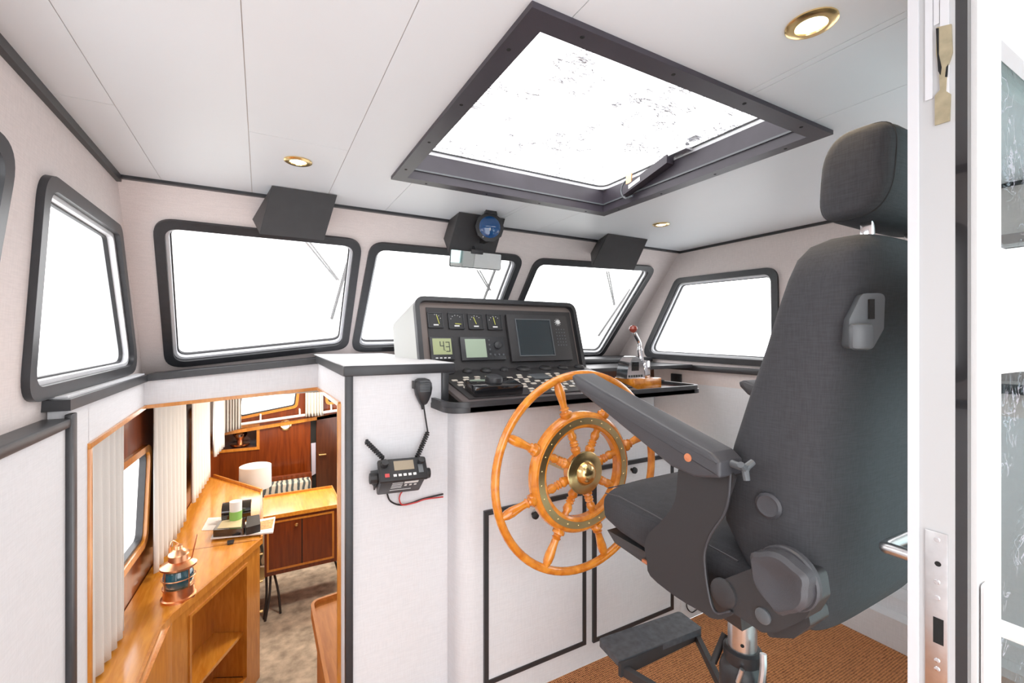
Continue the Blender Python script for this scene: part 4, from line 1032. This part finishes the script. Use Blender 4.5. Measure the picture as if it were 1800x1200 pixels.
# lock plate
b = BM(); P = [pk(u, v, XP(DX-.001)) for u, v in ((1627, 932), (1672, 940), (1668, 1230), (1621, 1210))]
ya, yb_ = DY0+.019, DY1-.013
z1_, z0_ = dz(935), dz(1235)
box(b, (DX-.0025, ya, z0_), (DX-.0002, yb_, z1_), bev=.0008); lk = obj('lock_plate', b, 'alu', dr)
b = BM(); ym_ = (ya+yb_)/2-.002
box(b, (DX-.0030, ym_-.006, dz(1130)), (DX-.0024, ym_+.005, dz(1085))); cyl(b, (DX-.003, ym_, dz(990)), (DX-.0024, ym_, dz(990)), .0035); obj('keeper_slot', b, 'blackgap', lk)
b = BM()
for v in (948, 1022, 1050, 1160, 1175): lathe(b, [(0, .0035), (.0008, .003), (.001, 0)], (DX-.0025, ym_+.001, dz(v)), (-1, 0, 0), 12)
obj('lock_screws', b, 'chrome', lk)
# flush bolt
b = BM(); box(b, (DX-.002, ya-.001, dz(170)), (DX-.0002, ya+.008, dz(-60))); box(b, (DX-.002, yb_-.008, dz(170)), (DX-.0002, yb_, dz(-60))); box(b, (DX-.0012, ya+.009, dz(42)), (DX-.0002, yb_-.009, dz(-60))); fb = obj('bolt_channel', b, 'whited', dr)
b = BM(); P = [pk(u, v, XP(DX-.003)) for u, v in ((1646, 48), (1672, 42), (1674, 92), (1665, 120), (1663, 160), (1671, 165), (1669, 212), (1643, 220), (1643, 168), (1652, 158), (1650, 118), (1645, 95))]
prism(b, P, (.0028, 0, 0)); obj('bolt_lever', b, 'latch', dr, label='tarnished brass flush bolt')
b = BM(); P = [pk(u, v, XP(DX-.0036)) for u, v in ((1645, 50), (1650, 49), (1650, 95), (1655, 118), (1653, 132), (1649, 125), (1647, 96))]; prism(b, P, (.0006, 0, 0))
P = [pk(u, v, XP(DX-.0036)) for u, v in ((1663, 118), (1667, 112), (1665, 135), (1661, 135))]; prism(b, P, (.0006, 0, 0)); obj('bolt_recess', b, 'blackgap', fb)
# inner handle
b = BM(); z = pk(1580, 985, XP(DX+.01)).z
tube(b, spline([(DX+.045, DY1-.003, z+.0), (DX+.045, DY1+.04, z), (DX+.05, DY1+.052, z-.002), (DX+.075, DY1+.056, z-.004), (DX+.16, DY1+.056, z-.006)], 6), .009, 12); obj('inner_handle', b, 'alu', dr)
b = BM(); box(b, (DX+.03, DY1-.004, z-.14), (DX+.06, DY1+.004, z+.05), bev=.003); obj('inner_handle_plate', b, 'alu', dr)
hp = pk(1738, 1095, YP(DY0-.012)); 
b = BM(); box(b, (hp.x-.016, DY0-.016, hp.z-.2), (hp.x+.014, DY0-.007, hp.z+.055), bev=.005); obj('outer_handle_plate', b, 'white', dr)
b = BM(); tube(b, [(hp.x, DY0-.015, hp.z), (hp.x, DY0-.045, hp.z), (hp.x+.012, DY0-.055, hp.z), (hp.x+.12, DY0-.055, hp.z)], .0105, 12); obj('outer_handle', b, 'white', dr)

# ================================================================== SALOON BELOW
SF = EYE-2.2; SC_ = EYE-.285        # floor, ceiling
CT = EYE-1.3                        # counter top
b = BM(); box(b, (-1.0, 1.45, SF-.05), (2.9, 6.4, SF)); struct('floor_saloon', b, 'carpet')
b = BM(); box(b, (-.8, 2.595, SC_+.0), (2.7, 6.4, SC_+.05)); struct('ceiling_saloon', b, 'cream')
b = BM(); box(b, (.9, 1.80, SF), (.94, 6.0, -.052)); 
struct('wall_saloon_right', b, 'mahog')
b = BM(); box(b, (-.9, 1.46, SF), (.94, 1.5, -.05)); struct('wall_saloon_back', b, 'mahog')
# hull side, converging towards the bow
HP0 = Vector((-.64, 1.5, 0)); HP1 = Vector((-.42, 5.6, 0)); hn = Vector((HP1.y-HP0.y, -(HP1.x-HP0.x), 0)).normalized()
HP = (tuple(hn), hn.dot(HP0))
BY = 5.9
SWp = q([(150, 850), (262, 776), (247, 958), (150, 1100)], HP)
z1_, z0_ = SWp[1].z, SWp[2].z
def hull(y, z): 
    t = (y-HP0.y)/(HP1.y-HP0.y); return Vector((HP0.x+(HP1.x-HP0.x)*t, y, z))
y1_ = pk(262, 800, HP).y
S1 = [hull(1.75, z1_), hull(y1_, z1_), hull(y1_-.1, z0_-.02), hull(1.75, z0_-.02)]
y2_ = pk(333, 760, HP).y; y3_ = pk(372, 740, HP).y
S2 = [hull(y2_, z1_+.02), hull(min(y3_, 5.2), z1_+.02), hull(min(y3_, 5.2), z0_+.1), hull(y2_, z0_+.1)]
def swin(idx, P, label, out, fw=.035, rad=.09):
    nrm = normal(P); nrm = nrm if nrm.dot(Vector(out)) > 0 else -nrm
    root = thing('window_%d' % idx, label, 'window', P[3], kind='structure')
    b = BM(); plate(b, [p-nrm*.018 for p in roundpoly(P, rad, 8)], [[p-nrm*.018 for p in roundpoly(inset(P, fw), rad*.7, 8)]], nrm*.022); obj('window_frame', b, 'teakt', root)
    b = BM(); plate(b, [p-nrm*.002 for p in roundpoly(inset(P, fw-.002), rad*.7, 8)], [[p-nrm*.002 for p in roundpoly(inset(P, fw+.014), rad*.6, 8)]], nrm*.03); obj('rubber_seal', b, 'black', root)
    b = BM(); prism(b, [p+nrm*.012 for p in roundpoly(inset(P, fw), rad*.6, 8)], nrm*.004); obj('pane', b, 'glass', root)
    return roundpoly(inset(P, fw-.008), rad*.7, 8)
hs1 = swin(8, S1, 'lower port window seen through the companionway', (-1, 0, 0))
hs2 = swin(9, S2, 'lower port window between two white curtains', (-1, 0, 0))
b = BM(); plate(b, [hull(1.5, SC_), hull(6.0, SC_), hull(6.0, SF), hull(1.5, SF)], [hs1, hs2], -hn*.03); struct('wall_saloon_left', b, 'mahog')
# forward bulkhead with windows
yB = YP(BY)
B1 = q([(419, 700), (528, 684), (523, 716), (412, 739)], yB); B1[0].z = B1[3].z+(B1[0].z-B1[3].z)*1.3
B1 = [B1[0], B1[1]+Vector((0, 0, .05)), B1[2], B1[3]]
B2 = q([(570, 672), (640, 665), (640, 702), (572, 712)], yB)
hb1 = swin(10, B1, 'forward window of the cabin below', (0, 1, 0), .03, .06); hb2 = swin(11, B2, 'small right window of the cabin below', (0, 1, 0), .03, .06)
nic = q([(384, 757), (451, 749), (451, 785), (384, 791)], yB)
b = BM(); plate(b, [(-1.0, BY, SC_), (2.2, BY, SC_), (2.2, BY, SF), (-1.0, BY, SF)], [hb1, hb2, nic], (0, .03, 0)); struct('wall_saloon_front', b, 'mahog')
b = BM(); c_ = sum(nic, Vector())/4; box(b, (nic[0].x-.02, BY+.2, c_.z-.2), (nic[1].x+.02, BY+.22, c_.z+.2)); plate(b, inset(nic, -.002), [inset(nic, .004)], (0, .2, 0)); struct('wall_niche', b, 'mahogd')
nf = inset(nic, -.03)
b = BM(); plate(b, [p+Vector((0, -.012, 0)) for p in nf], [[p+Vector((0, -.012, 0)) for p in nic]], (0, .0118, 0)); struct('trim_niche', b, 'teakt')
# sloping teak rail and white rod
T0, T1 = pk(380, 764, YP(BY-.03)), pk(600, 728, YP(BY-.03))
b = BM(); hexa(b, [T0+Vector((0, 0, -.02)), T1+Vector((0, 0, -.02)), T1+Vector((0, .029, -.02)), T0+Vector((0, .029, -.02)), T0+Vector((0, 0, .02)), T1+Vector((0, 0, .02)), T1+Vector((0, .029, .02)), T0+Vector((0, .029, .02))]); struct('trim_10', b, 'teakt')
rod = thing('curtain_rod', 'white curtain rod under the forward cabin windows', 'curtain rod', pk(500, 735, YP(BY-.07)))
r0, r1 = pk(405, 748, YP(BY-.07)), pk(600, 720, YP(BY-.07))
b = BM(); cyl(b, r0, r1, .016); obj('rod', b, 'white', rod)
for t_ in (.25, .6, .9):
    p = r0+(r1-r0)*t_; b = BM(); cyl(b, p, p+Vector((0, .02, .07)), .01); cyl(b, p+Vector((0, .02, .07)), p+Vector((0, .069, .07)), .01); obj('rod_bracket', b, 'white', rod)
# clock
ck = pk(502, 747, YP(BY-.02)); t = thing('wall_clock', 'small round brass clock on the mahogany bulkhead', 'clock', (ck.x, BY, ck.z-.06))
b = BM(); lathe(b, [(0.001, .062), (.015, .062), (.02, .05), (.016, .045)], (ck.x, BY, ck.z), (0, -1, 0)); obj('clock_case', b, 'brass', t)
b = BM(); lathe(b, [(.0105, .045), (.017, .045), (.017, 0)], (ck.x, BY, ck.z), (0, -1, 0)); obj('clock_face', b, 'paper', t)
# ornament
og = pk(422, 782, YP(BY+.08)); t = thing('glass_ornament', 'small glass and copper ornament in the bulkhead niche', 'ornament', (og.x, BY+.08, og.z))
b = BM(); lathe(b, [(0, .09), (.02, .10), (.025, .03), (.06, .03), (.10, .06)], (og.x, BY+.08, og.z), (0, 0, 1)); obj('ornament_base', b, 'copper', t)
b = BM(); lathe(b, [(.10, .06), (.13, .075), (.16, .06), (.18, .02)], (og.x, BY+.08, og.z), (0, 0, 1)); obj('ornament_bowl', b, 'chrome', t)
# dark doorway and door
P = q([(546, 736), (556, 735), (556, 870), (546, 872)], YP(BY-.003)); b = BM(); prism(b, P, (0, .002, 0)); struct('trim_11', b, 'blackgap')
P = q([(557, 733), (640, 716), (640, 900), (557, 900)], YP(BY-.03)); d2 = thing('door_2', 'dark mahogany door beside the bulkhead', 'door', (P[0].x, BY, SF), kind='structure')
b = BM(); P[2].z = P[3].z = SF; prism(b, P, (0, .026, 0)); obj('door_leaf', b, 'mahogd', d2)
hk = pk(562, 799, YP(BY-.05)); b = BM(); cyl(b, (hk.x, BY-.03, hk.z), (hk.x, BY-.06, hk.z), .012); cyl(b, (hk.x-.01, BY-.06, hk.z), (hk.x+.07, BY-.06, hk.z), .01); obj('door_handle', b, 'brass', d2)
P = q([(547, 779), (555, 778), (555, 832), (548, 836)], YP(BY-.02)); b = BM(); prism(b, P, (0, .012, 0)); tag(obj('hanging_towel', b, 'mauve'), 'narrow pale towel hanging in the dark gap beside the cabin door', 'towel')
# sofa with streaked upholstery
a0 = pk(462, 856, YP(5.4)); a1 = pk(548, 846, YP(5.4))
sf = thing('sofa', 'low sofa in grey streaked fabric below the mahogany bulkhead', 'sofa', ((a0.x+a1.x)/2, 5.5, SF))
b = BM(); box(b, (a0.x-.03, 5.42, SF+.3), (a1.x, 5.6, (a0.z+a1.z)/2), bev=.02); obj('sofa_back', b, 'stripe', sf)
b = BM(); box(b, (a0.x-.03, 4.98, SF+.001), (a1.x, 5.419, SF+.42), bev=.02); obj('sofa_seat', b, 'stripe', sf)
# teak board behind sofa
b = BM(); box(b, (a0.x-.03, 5.62, SF), (a1.x+.02, 5.68, (a0.z+a1.z)/2+.03)); tag(obj('sofa_back_board', b, 'mahog'), 'mahogany board behind the streaked sofa', 'board')
# table lamp
lp = pk(449, 834, YP(4.80)); t = thing('table_lamp', 'white drum-shaded lamp standing beyond the teak counter', 'lamp', (lp.x, 4.80, SF))
b = BM(); rr = .5*(475-424)/790*lp.y/1.14*.98; zt_ = pk(449, 818, YP(4.80)).z; zb_2 = pk(449, 856, YP(4.80)).z
lathe(b, [(zb_2-SF, rr), (zt_-SF, rr*.98), (zt_-SF+.004, rr*.9), (zt_-SF+.004, 0)], (lp.x, 4.80, SF), (0, 0, 1), 36); obj('lamp_shade', b, 'shade', t)
b = BM(); lathe(b, [(0, .12), (.02, .12), (.03, .015), (zb_2-SF, .015)], (lp.x, 4.80, SF), (0, 0, 1)); obj('lamp_stand', b, 'brassd', t)

# counter
C = [pk(u, v, ZP(CT)) for u, v in ((285, 1092), (460, 946), (460, 864), (376, 838))]
C[1].x = C[2].x = (C[1].x+C[2].x)/2
ct = thing('teak_counter', 'long varnished teak counter with open shelf along the port side below', 'counter', (-.2, 3.2, SF))
Xi = C[0].x-.03
top = [Vector((Xi, 1.52, CT)), C[0]+Vector((0, -.06, 0)), C[0]+Vector((.03, .04, 0)), C[1], C[2], C[3], hull(C[3].y, CT)+hn*.004, hull(1.52, CT)+hn*.004]
b = BM(); plate(b, top, [], (0, 0, -.03)); obj('counter_top', b, 'teakc', ct)
b = BM(); dS = Vector((.018, 0, 0))
rimsweep(b, [top[0], top[1], top[2], top[3]], CT-.032, CT+.006, .012); rimsweep(b, [C[1], C[2]], CT-.032, CT+.012, .012); rimsweep(b, [C[2], C[3]], CT-.032, CT+.025, .014)
obj('counter_edge', b, 'teakt', ct)
b = BM(); prism(b, [p+Vector((0, 0, -.005)) for p in (hull(3.40, CT)+hn*.005+Vector((0, 0, .0)), C[1]+Vector((0, -.02, 0)), C[1]+Vector((0, -.016, 0)), hull(3.404, CT)+hn*.005)], (0, 0, .0056)); obj('counter_joint', b, 'mahog', ct)
# carcase
A0 = top[2]+Vector((.0, .01, -.03)); A1 = C[1]+Vector((-.012, 0, -.03))
dv = (A1-A0).normalized(); nn = Vector((dv.y, -dv.x, 0)); 
def cf(s, z, o=0): p = A0+(A1-A0)*s; return Vector((p.x, p.y, z))+nn*o
zt_ = CT-.031
oz1, oz0 = zt_-.06, SF+.12
op = [cf(.16, oz1), cf(.80, oz1), cf(.80, oz0), cf(.16, oz0)]
b = BM(); plate(b, [cf(0, zt_), cf(1, zt_), cf(1, SF+.001), cf(0, SF+.001)], [op], -nn*.02)
plate(b, [A1+Vector((0, 0, 0))-nn*.0, Vector((C[2].x-.012, C[2].y, zt_)), Vector((C[2].x-.012, C[2].y, SF+.001)), Vector((A1.x, A1.y, SF+.001))], [], (-.02, 0, 0))
plate(b, [Vector((C[2].x-.012, C[2].y, zt_)), Vector((C[3].x, C[3].y-.01, zt_)), Vector((C[3].x, C[3].y-.01, SF+.001)), Vector((C[2].x-.012, C[2].y, SF+.001))], [], (0, -.02, 0))
plate(b, [Vector((Xi, 1.53, zt_)), Vector((A0.x, A0.y, zt_)), Vector((A0.x, A0.y, SF+.001)), Vector((Xi, 1.53, SF+.001))], [], (-.02, 0, 0))
obj('counter_body', b, 'teakt', ct)
b = BM(); plate(b, [p+nn*.006 for p in inset(op, -.012)], [[p+nn*.006 for p in inset(op, .004)]], -nn*.012); obj('shelf_opening_trim', b, 'teakt', ct)
b = BM(); plate(b, [cf(.10, oz1+.03, -.20), cf(.86, oz1+.03, -.20), cf(.86, oz0-.03, -.20), cf(.10, oz0-.03, -.20)], [], -nn*.01)
plate(b, [cf(.81, oz1+.03, -.021), cf(.81, oz0, -.021), cf(.81, oz0, -.2), cf(.81, oz1+.03, -.2)], [], dv*.012); plate(b, [cf(.15, oz1+.03, -.021), cf(.15, oz0, -.021), cf(.15, oz0, -.2), cf(.15, oz1+.03, -.2)], [], -dv*.012); obj('shelf_back', b, 'teakt', ct)
zs_ = pk(400, 1150, (tuple(nn), nn.dot(A0))).z
b = BM(); plate(b, [cf(.155, zs_, -.022), cf(.805, zs_, -.022), cf(.805, zs_, -.199), cf(.155, zs_, -.199)], [], (0, 0, -.018)); plate(b, [cf(.155, oz0-.002, -.022), cf(.805, oz0-.002, -.022), cf(.805, oz0-.002, -.199), cf(.155, oz0-.002, -.199)], [], (0, 0, -.018)); obj('counter_shelf', b, 'teakc', ct)
b = BM()
for z in (CT-.12, CT-.30, CT-.5): cyl(b, (C[1].x-.014, C[1].y+.05, z), (C[1].x+.006, C[1].y+.05, z), .008, seg=12)
obj('counter_catches', b, 'brass', ct)

# right-hand desk with fiddle rim
rx0 = pk(551, 1080, ZP(CT)).x; ry1 = pk(597, 1047, ZP(CT)).y
dk = thing('teak_desk', 'teak desk with raised rounded rim at the foot of the companionway', 'desk', (rx0+.3, 2.0, SF))
P = roundpoly([Vector((rx0, 1.60, CT)), Vector((rx0, ry1-.02, CT)), Vector((.59, ry1+.03, CT)), Vector((.59, 1.60, CT))], [0, .05, 0, 0], 8)
b = BM(); plate(b, P, [], (0, 0, -.03)); obj('desk_top', b, 'teakd', dk)
b = BM(); rimsweep(b, P[:11], CT-.035, CT+.022, .014); obj('desk_rim', b, 'teakd', dk)
b = BM(); prism(b, [p+Vector((0, 0, -.031)) for p in inset(P, .02)], (0, 0, SF-CT+.032)); obj('desk_body', b, 'teakd', dk)

# sideboard
yS = YP(4.04)
sb = [pk(u, v, yS) for u, v in ((465, 907), (596, 885), (596, 986), (465, 1015))]
zt_ = (sb[0].z+sb[1].z)/2; zb_ = (sb[2].z+sb[3].z)/2; sx0 = C[1].x+.02; sx1 = pk(594, 900, yS).x+.005
sd = thing('sideboard', 'mahogany two-door sideboard with pale teak top on thin black legs', 'cabinet', ((sx0+sx1)/2, 4.25, SF))
b = BM(); box(b, (sx0, 4.05, zb_), (sx1, 4.5, zt_-.03)); obj('cabinet_body', b, 'mahog', sd)
b = BM(); box(b, (sx0-.01, 4.03, zt_-.03), (sx1+.015, 4.52, zt_)); obj('cabinet_top', b, 'teakc', sd)
b = BM(); rimsweep(b, [Vector((sx0, 4.515, 0)), Vector((sx1+.008, 4.515, 0)), Vector((sx1+.008, 4.04, 0))], zt_, zt_+.018, .012); obj('cabinet_rim', b, 'teakt', sd)
mx_ = pk(531, 940, yS).x
b = BM(); box(b, (mx_-.004, 4.043, zb_+.05), (mx_+.004, 4.0495, zt_-.07)); obj('door_gap', b, 'blackgap', sd)
for xa, xb in ((sx0+.03, mx_-.004), (mx_+.004, sx1-.05)):
    P = [Vector((xa, 4.045, zt_-.07)), Vector((xb, 4.045, zt_-.07)), Vector((xb, 4.045, zb_+.05)), Vector((xa, 4.045, zb_+.05))]
    b = BM(); prism(b, P, (0, .0045, 0)); d = obj('cabinet_door', b, 'mahog', sd)
P = [Vector((sx0+.015, 4.040, zt_-.055)), Vector((sx1-.035, 4.040, zt_-.055)), Vector((sx1-.035, 4.040, zb_+.035)), Vector((sx0+.015, 4.040, zb_+.035))]
b = BM(); plate(b, P, [inset(P, .015)], (0, .0095, 0)); obj('door_moulding', b, 'teakt', sd)
kk = pk(521, 922, YP(4.03)); b = BM(); lathe(b, [(0, .008), (.01, .008), (.014, .014), (.02, .010), (.022, 0)], (kk.x, 4.045, kk.z), (0, -1, 0)); obj('knob', b, 'brass', sd)
for (u, v), (u2, v2) in (((468, 1015), (464, 1088)), ((476, 1013), (466, 1092)), ((481, 1012), (493, 1078)), ((588, 988), (590, 1010))):
    p0 = pk(u, v, YP(4.10)); p0.z = zb_; p1 = Vector((pk(u2, v2, ZP(SF)).x, 4.10 if u2 > 550 else pk(u2, v2, ZP(SF)).y, SF+.001))
    b = BM(); tube(b, spline([p0+Vector((0, .02, 0)), (p0+p1)/2+Vector((.01, 0, 0)), p1], 4), .009, 8); obj('leg', b, 'charc', sd)

# lantern
lb = pk(314, 1050, ZP(CT)); t = thing('ship_lantern', 'small copper ship lantern with blue glass on the teak counter', 'lantern', (lb.x, lb.y, CT))
k_ = lb.y/ (math.cos(YAW)-((314-900)/FPX)*math.sin(YAW))/FPX
s_ = k_
b = BM(); lathe(b, [(0, 26*s_), (4*s_, 26*s_), (5*s_, 23*s_), (20*s_, 22*s_), (21*s_, 24*s_), (23*s_, 24*s_), (24*s_, 20*s_)], lb, (0, 0, 1), 28); obj('lantern_base', b, 'copper', t)
b = BM(); lathe(b, [(24*s_, 19*s_), (30*s_, 22*s_), (38*s_, 23*s_), (46*s_, 22*s_), (52*s_, 19*s_)], lb, (0, 0, 1), 28); obj('lantern_glass', b, 'blueg', t)
b = BM()
for k in range(4):
    a = PI/4+k*PI/2
    cyl(b, lb+Vector((math.cos(a)*24*s_, math.sin(a)*24*s_, 20*s_)), lb+Vector((math.cos(a)*24*s_, math.sin(a)*24*s_, 56*s_)), 1.0*s_, seg=8)
tube(b, [lb+Vector((math.cos(2*PI*i/24)*24.5*s_, math.sin(2*PI*i/24)*24*s_, 38*s_)) for i in range(24)], 1*s_, 6, True); obj('guard_wires', b, 'copper', t)
b = BM(); lathe(b, [(52*s_, 22*s_), (56*s_, 27*s_), (59*s_, 27*s_), (63*s_, 20*s_), (66*s_, 14*s_), (76*s_, 13*s_), (77*s_, 16*s_), (80*s_, 15*s_), (86*s_, 7*s_), (92*s_, 6*s_), (94*s_, 0)], lb, (0, 0, 1), 28); obj('lantern_cap', b, 'copper', t)
b = BM()
tube(b, spline([lb+Vector((-14*s_, 0, 66*s_)), lb+Vector((-10*s_, 0, 100*s_)), lb+Vector((0, 0, 94*s_))], 4), 1.3*s_, 6); tube(b, [lb+Vector((18*s_, 4*s_, 62*s_)), lb+Vector((26*s_, 4*s_, 104*s_))], 1.3*s_, 6); obj('carry_handle', b, 'copper', t)

# things on the counter around the tray
def on(u, v, dz=0): return pk(u, v, ZP(CT+dz))
b = BM(); P = [on(*p, .001) for p in ((354, 932), (366, 910), (402, 908), (394, 931))]; prism(b, P, (0, 0, .001)); tag(obj('paper_sheet', b, 'paper'), 'white sheet of paper left of the black case on the counter', 'paper')
b = BM(); P = [on(*p, .012) for p in ((370, 948), (381, 928), (484, 910), (480, 937))]; prism(b, P, (0, 0, .009)); mg = tag(obj('magazine_pile', b, 'paper'), 'thin stack of white magazines overhanging the counter edge', 'magazine')
mgz = CT+.012+.009
b = BM(); P = [pk(*p, ZP(mgz+.0002)) for p in ((455, 917), (482, 911), (478, 928), (452, 932))]; prism(b, P, (0, 0, .0006)); tag(obj('food_brochure', b, 'reed'), 'colourful food picture card on the magazines', 'brochure')
b = BM(); P = [on(*p, .0005) for p in ((399, 953), (412, 950), (410, 956), (400, 958))]; prism(b, P, (0, 0, .011)); tag(obj('black_clip', b, 'blackm'), 'small black clip under the magazine pile', 'clip')
t = thing('card_machine', 'black device with cream screen lying on the magazines', 'device', pk(410, 938, ZP(mgz)))
P = [pk(*p, ZP(mgz+.001)) for p in ((374, 944), (386, 926), (432, 919), (430, 940))]
b = BM(); prism(b, roundpoly(P, .01, 3), (0, 0, .045)); obj('device_body', b, 'glossb', t)
b = BM(); P3 = [p+Vector((0, 0, .0455)) for p in inset(P, .02)]; prism(b, P3, (0, 0, .002)); obj('device_screen', b, mat('cream_screen', (.62, .52, .32), .5), t)
P = [pk(*p, ZP(mgz+.001)) for p in ((432, 941), (434, 920), (456, 916), (458, 934))]
b = BM(); prism(b, roundpoly(P, .008, 3), (0, 0, .05)); tag(obj('camera_body', b, 'blackm'), 'black camera beside the cream-screened device', 'camera')
t = thing('label_roll_case', 'black cylindrical case lying behind the device on counter', 'case', on(418, 922))
p0, p1 = on(390, 922), on(442, 914)
b = BM(); cyl(b, p0+Vector((0, .06, .066)), p1+Vector((0, .06, .066)), .065, seg=20); obj('case_body', b, 'glossb', t)
jp = on(415, 925, .002); t = thing('printed_cup', 'tall clear cup with green and orange print among black cases', 'cup', jp)
b = BM(); jr = .034; jp = jp+Vector((0, .0, .0)); lathe(b, [(.0, jr), (.19, jr*1.1)], jp+Vector((0, -.045, 0)), (0, 0, 1), 20); obj('cup_wall', b, 'paper', t)
b = BM(); lathe(b, [(.03, jr*1.06), (.125, jr*1.11)], jp+Vector((0, -.045, 0)), (0, 0, 1), 20); obj('cup_print', b, 'green', t, label='green printed band')
# curtains
def curtain(p0, p1, z0, z1, label, waves=7, amp=.018, bottom=None, m='curtain', gather=None, n=90):
    p0 = Vector(p0); p1 = Vector(p1); d = (p1-p0); nn_ = Vector((d.y, -d.x, 0)).normalized(); b = BM(); rows = []
    H_ = 14
    for j in range(H_+1):
        t_ = j/H_; row = []
        for i in range(n+1):
            s = i/n; ss = s
            if gather: ss = .5+(s-.5)*(1-gather*math.sin(PI*min(1, t_*1.2))*.5)
            x = p0+d*ss; zz = z1+((z0(s) if callable(z0) else z0)-z1)*t_
            w = amp*(.5+.5*t_)*math.sin(s*waves*2*PI+.6*math.sin(s*9))
            row.append(Vector((x.x, x.y, zz))+nn_*w)
        rows.append(row)
    vr = loft(b, rows, cap=False, closed=False)
    o = obj('curtain', b, m, smooth=80)
    md = o.modifiers.new('solid', 'SOLIDIFY'); md.thickness = .003
    return tag(o, label, 'curtain')
hh_ = lambda y, o=.03: (hull(y, 0)+hn*o)
rz = CT+.02
ca, cb2 = hh_(2.10, .05), hh_(2.42, .05)
def yat(u, off):
    # station on the line parallel to the hull side
    return pk(u, 800, (tuple(hn), hn.dot(HP0)+off)).y
o5 = .05
ya, yb5 = yat(140, o5), yat(216, o5)
curtain(hh_(ya, o5), hh_(yb5, o5), SF+.25 if 0 else CT+.012, SC_-.02, 'nearest white curtain just inside the teak door jamb', 6, .014)
ya, yb5 = yat(270, .05), yat(326, .05)
curtain(hh_(ya, .05), hh_(yb5, .05), lambda s: CT+.03+.02*s, SC_-.03, 'long white curtain behind the copper lantern', 8, .018)
ya, yb5 = yat(337, .05), min(yat(368, .05), 4.9)
curtain(hh_(ya, .05), hh_(yb5, .05), CT+.07, SC_-.03, 'white curtain farther forward, above the black case', 7, .02)
ya = 5.0
curtain(hh_(ya, .07), hh_(min(ya+.5, 5.6), .09), CT+.20, SC_-.03, 'shorter curtain in the forward port corner', 5, .02)
def bcur(us, vs, label, waves):
    a, c = pk(us[0], vs[1], YP(BY-.12)), pk(us[1], vs[1], YP(BY-.12)); zt_ = SC_-.03; 
    z0 = pk(us[0], vs[0], YP(BY-.12)).z; z1 = pk(us[1], vs[1], YP(BY-.12)).z
    curtain((a.x, a.y, 0), (c.x, c.y, 0), lambda s: z0+(z1-z0)*s, zt_, label, waves, .02, m='curtain')
bcur((383, 424), (764, 752), 'gathered cream curtain left of the forward cabin window', 8)
bcur((537, 568), (732, 730), 'gathered cream curtain between the forward cabin windows', 6)
# teak edging of the companionway opening
def bar(b, p, r_, w, off):
    p = Vector(p); r_ = Vector(r_); hexa(b, [p, p+Vector(off), r_+Vector(off), r_, p+Vector(w), p+Vector(off)+Vector(w), r_+Vector(off)+Vector(w), r_+Vector(w)])
zJ = pk(160, 785, XP(XI)).z
b = BM(); box(b, (XI-.045, JY-.012, -.9), (XI+.008, JY+.006, zJ+.0), bev=.002); struct('trim_12', b, 'teakt')
b = BM(); bar(b, (XI+.008, JY-.012, zJ), (XI+.008, YH, zc), (0, 0, .016), (-.05, 0, 0)); struct('trim_13', b, 'teakt')
b = BM(); bar(b, (XI, YH-.008, zc), (XR, YH-.008, zcR), (0, 0, .016), (0, .05, 0)); struct('trim_14', b, 'teakt')
zK = pk(597, 714, XP(XB)).z
b = BM(); bar(b, (XR-.006, YH, zcR), (XB-.006, JR, zK), (0, 0, .016), (.04, 0, 0)); struct('trim_15', b, 'teakt')
b = BM(); box(b, (XB-.008, JR-.008, -.9), (XB+.034, JR+.010, zK+.01), bev=.002); struct('trim_16', b, 'teakt')
# saloon lamps in its ceiling (out of the photograph's view)
for x, y, pw, wh in ((.5, 3.5, 10, 'nearest the companionway'), (.5, 4.4, 15, 'above the sideboard'), (.45, 5.2, 16, 'farthest forward')):
    t = thing('cabin_ceiling_lamp', 'round lamp in the cabin ceiling, '+wh, 'light', (x, y, SC_), 'cabin ceiling lamps')
    b = BM(); lathe(b, [(.001, .05), (.01, .05), (.014, .035), (.014, 0)], (x, y, SC_), (0, 0, -1), 24); obj('lamp_glass', b, 'lampw', t)
    l = bpy.data.lights.new('cabin_lamp', 'AREA'); l.shape = 'DISK'; l.size = .25; l.energy = pw; l.color = (1, .86, .70)
    lo = bpy.data.objects.new('cabin_lamp', l); COL.objects.link(lo); lo.parent = t; lo.location = (0, 0, -.02)
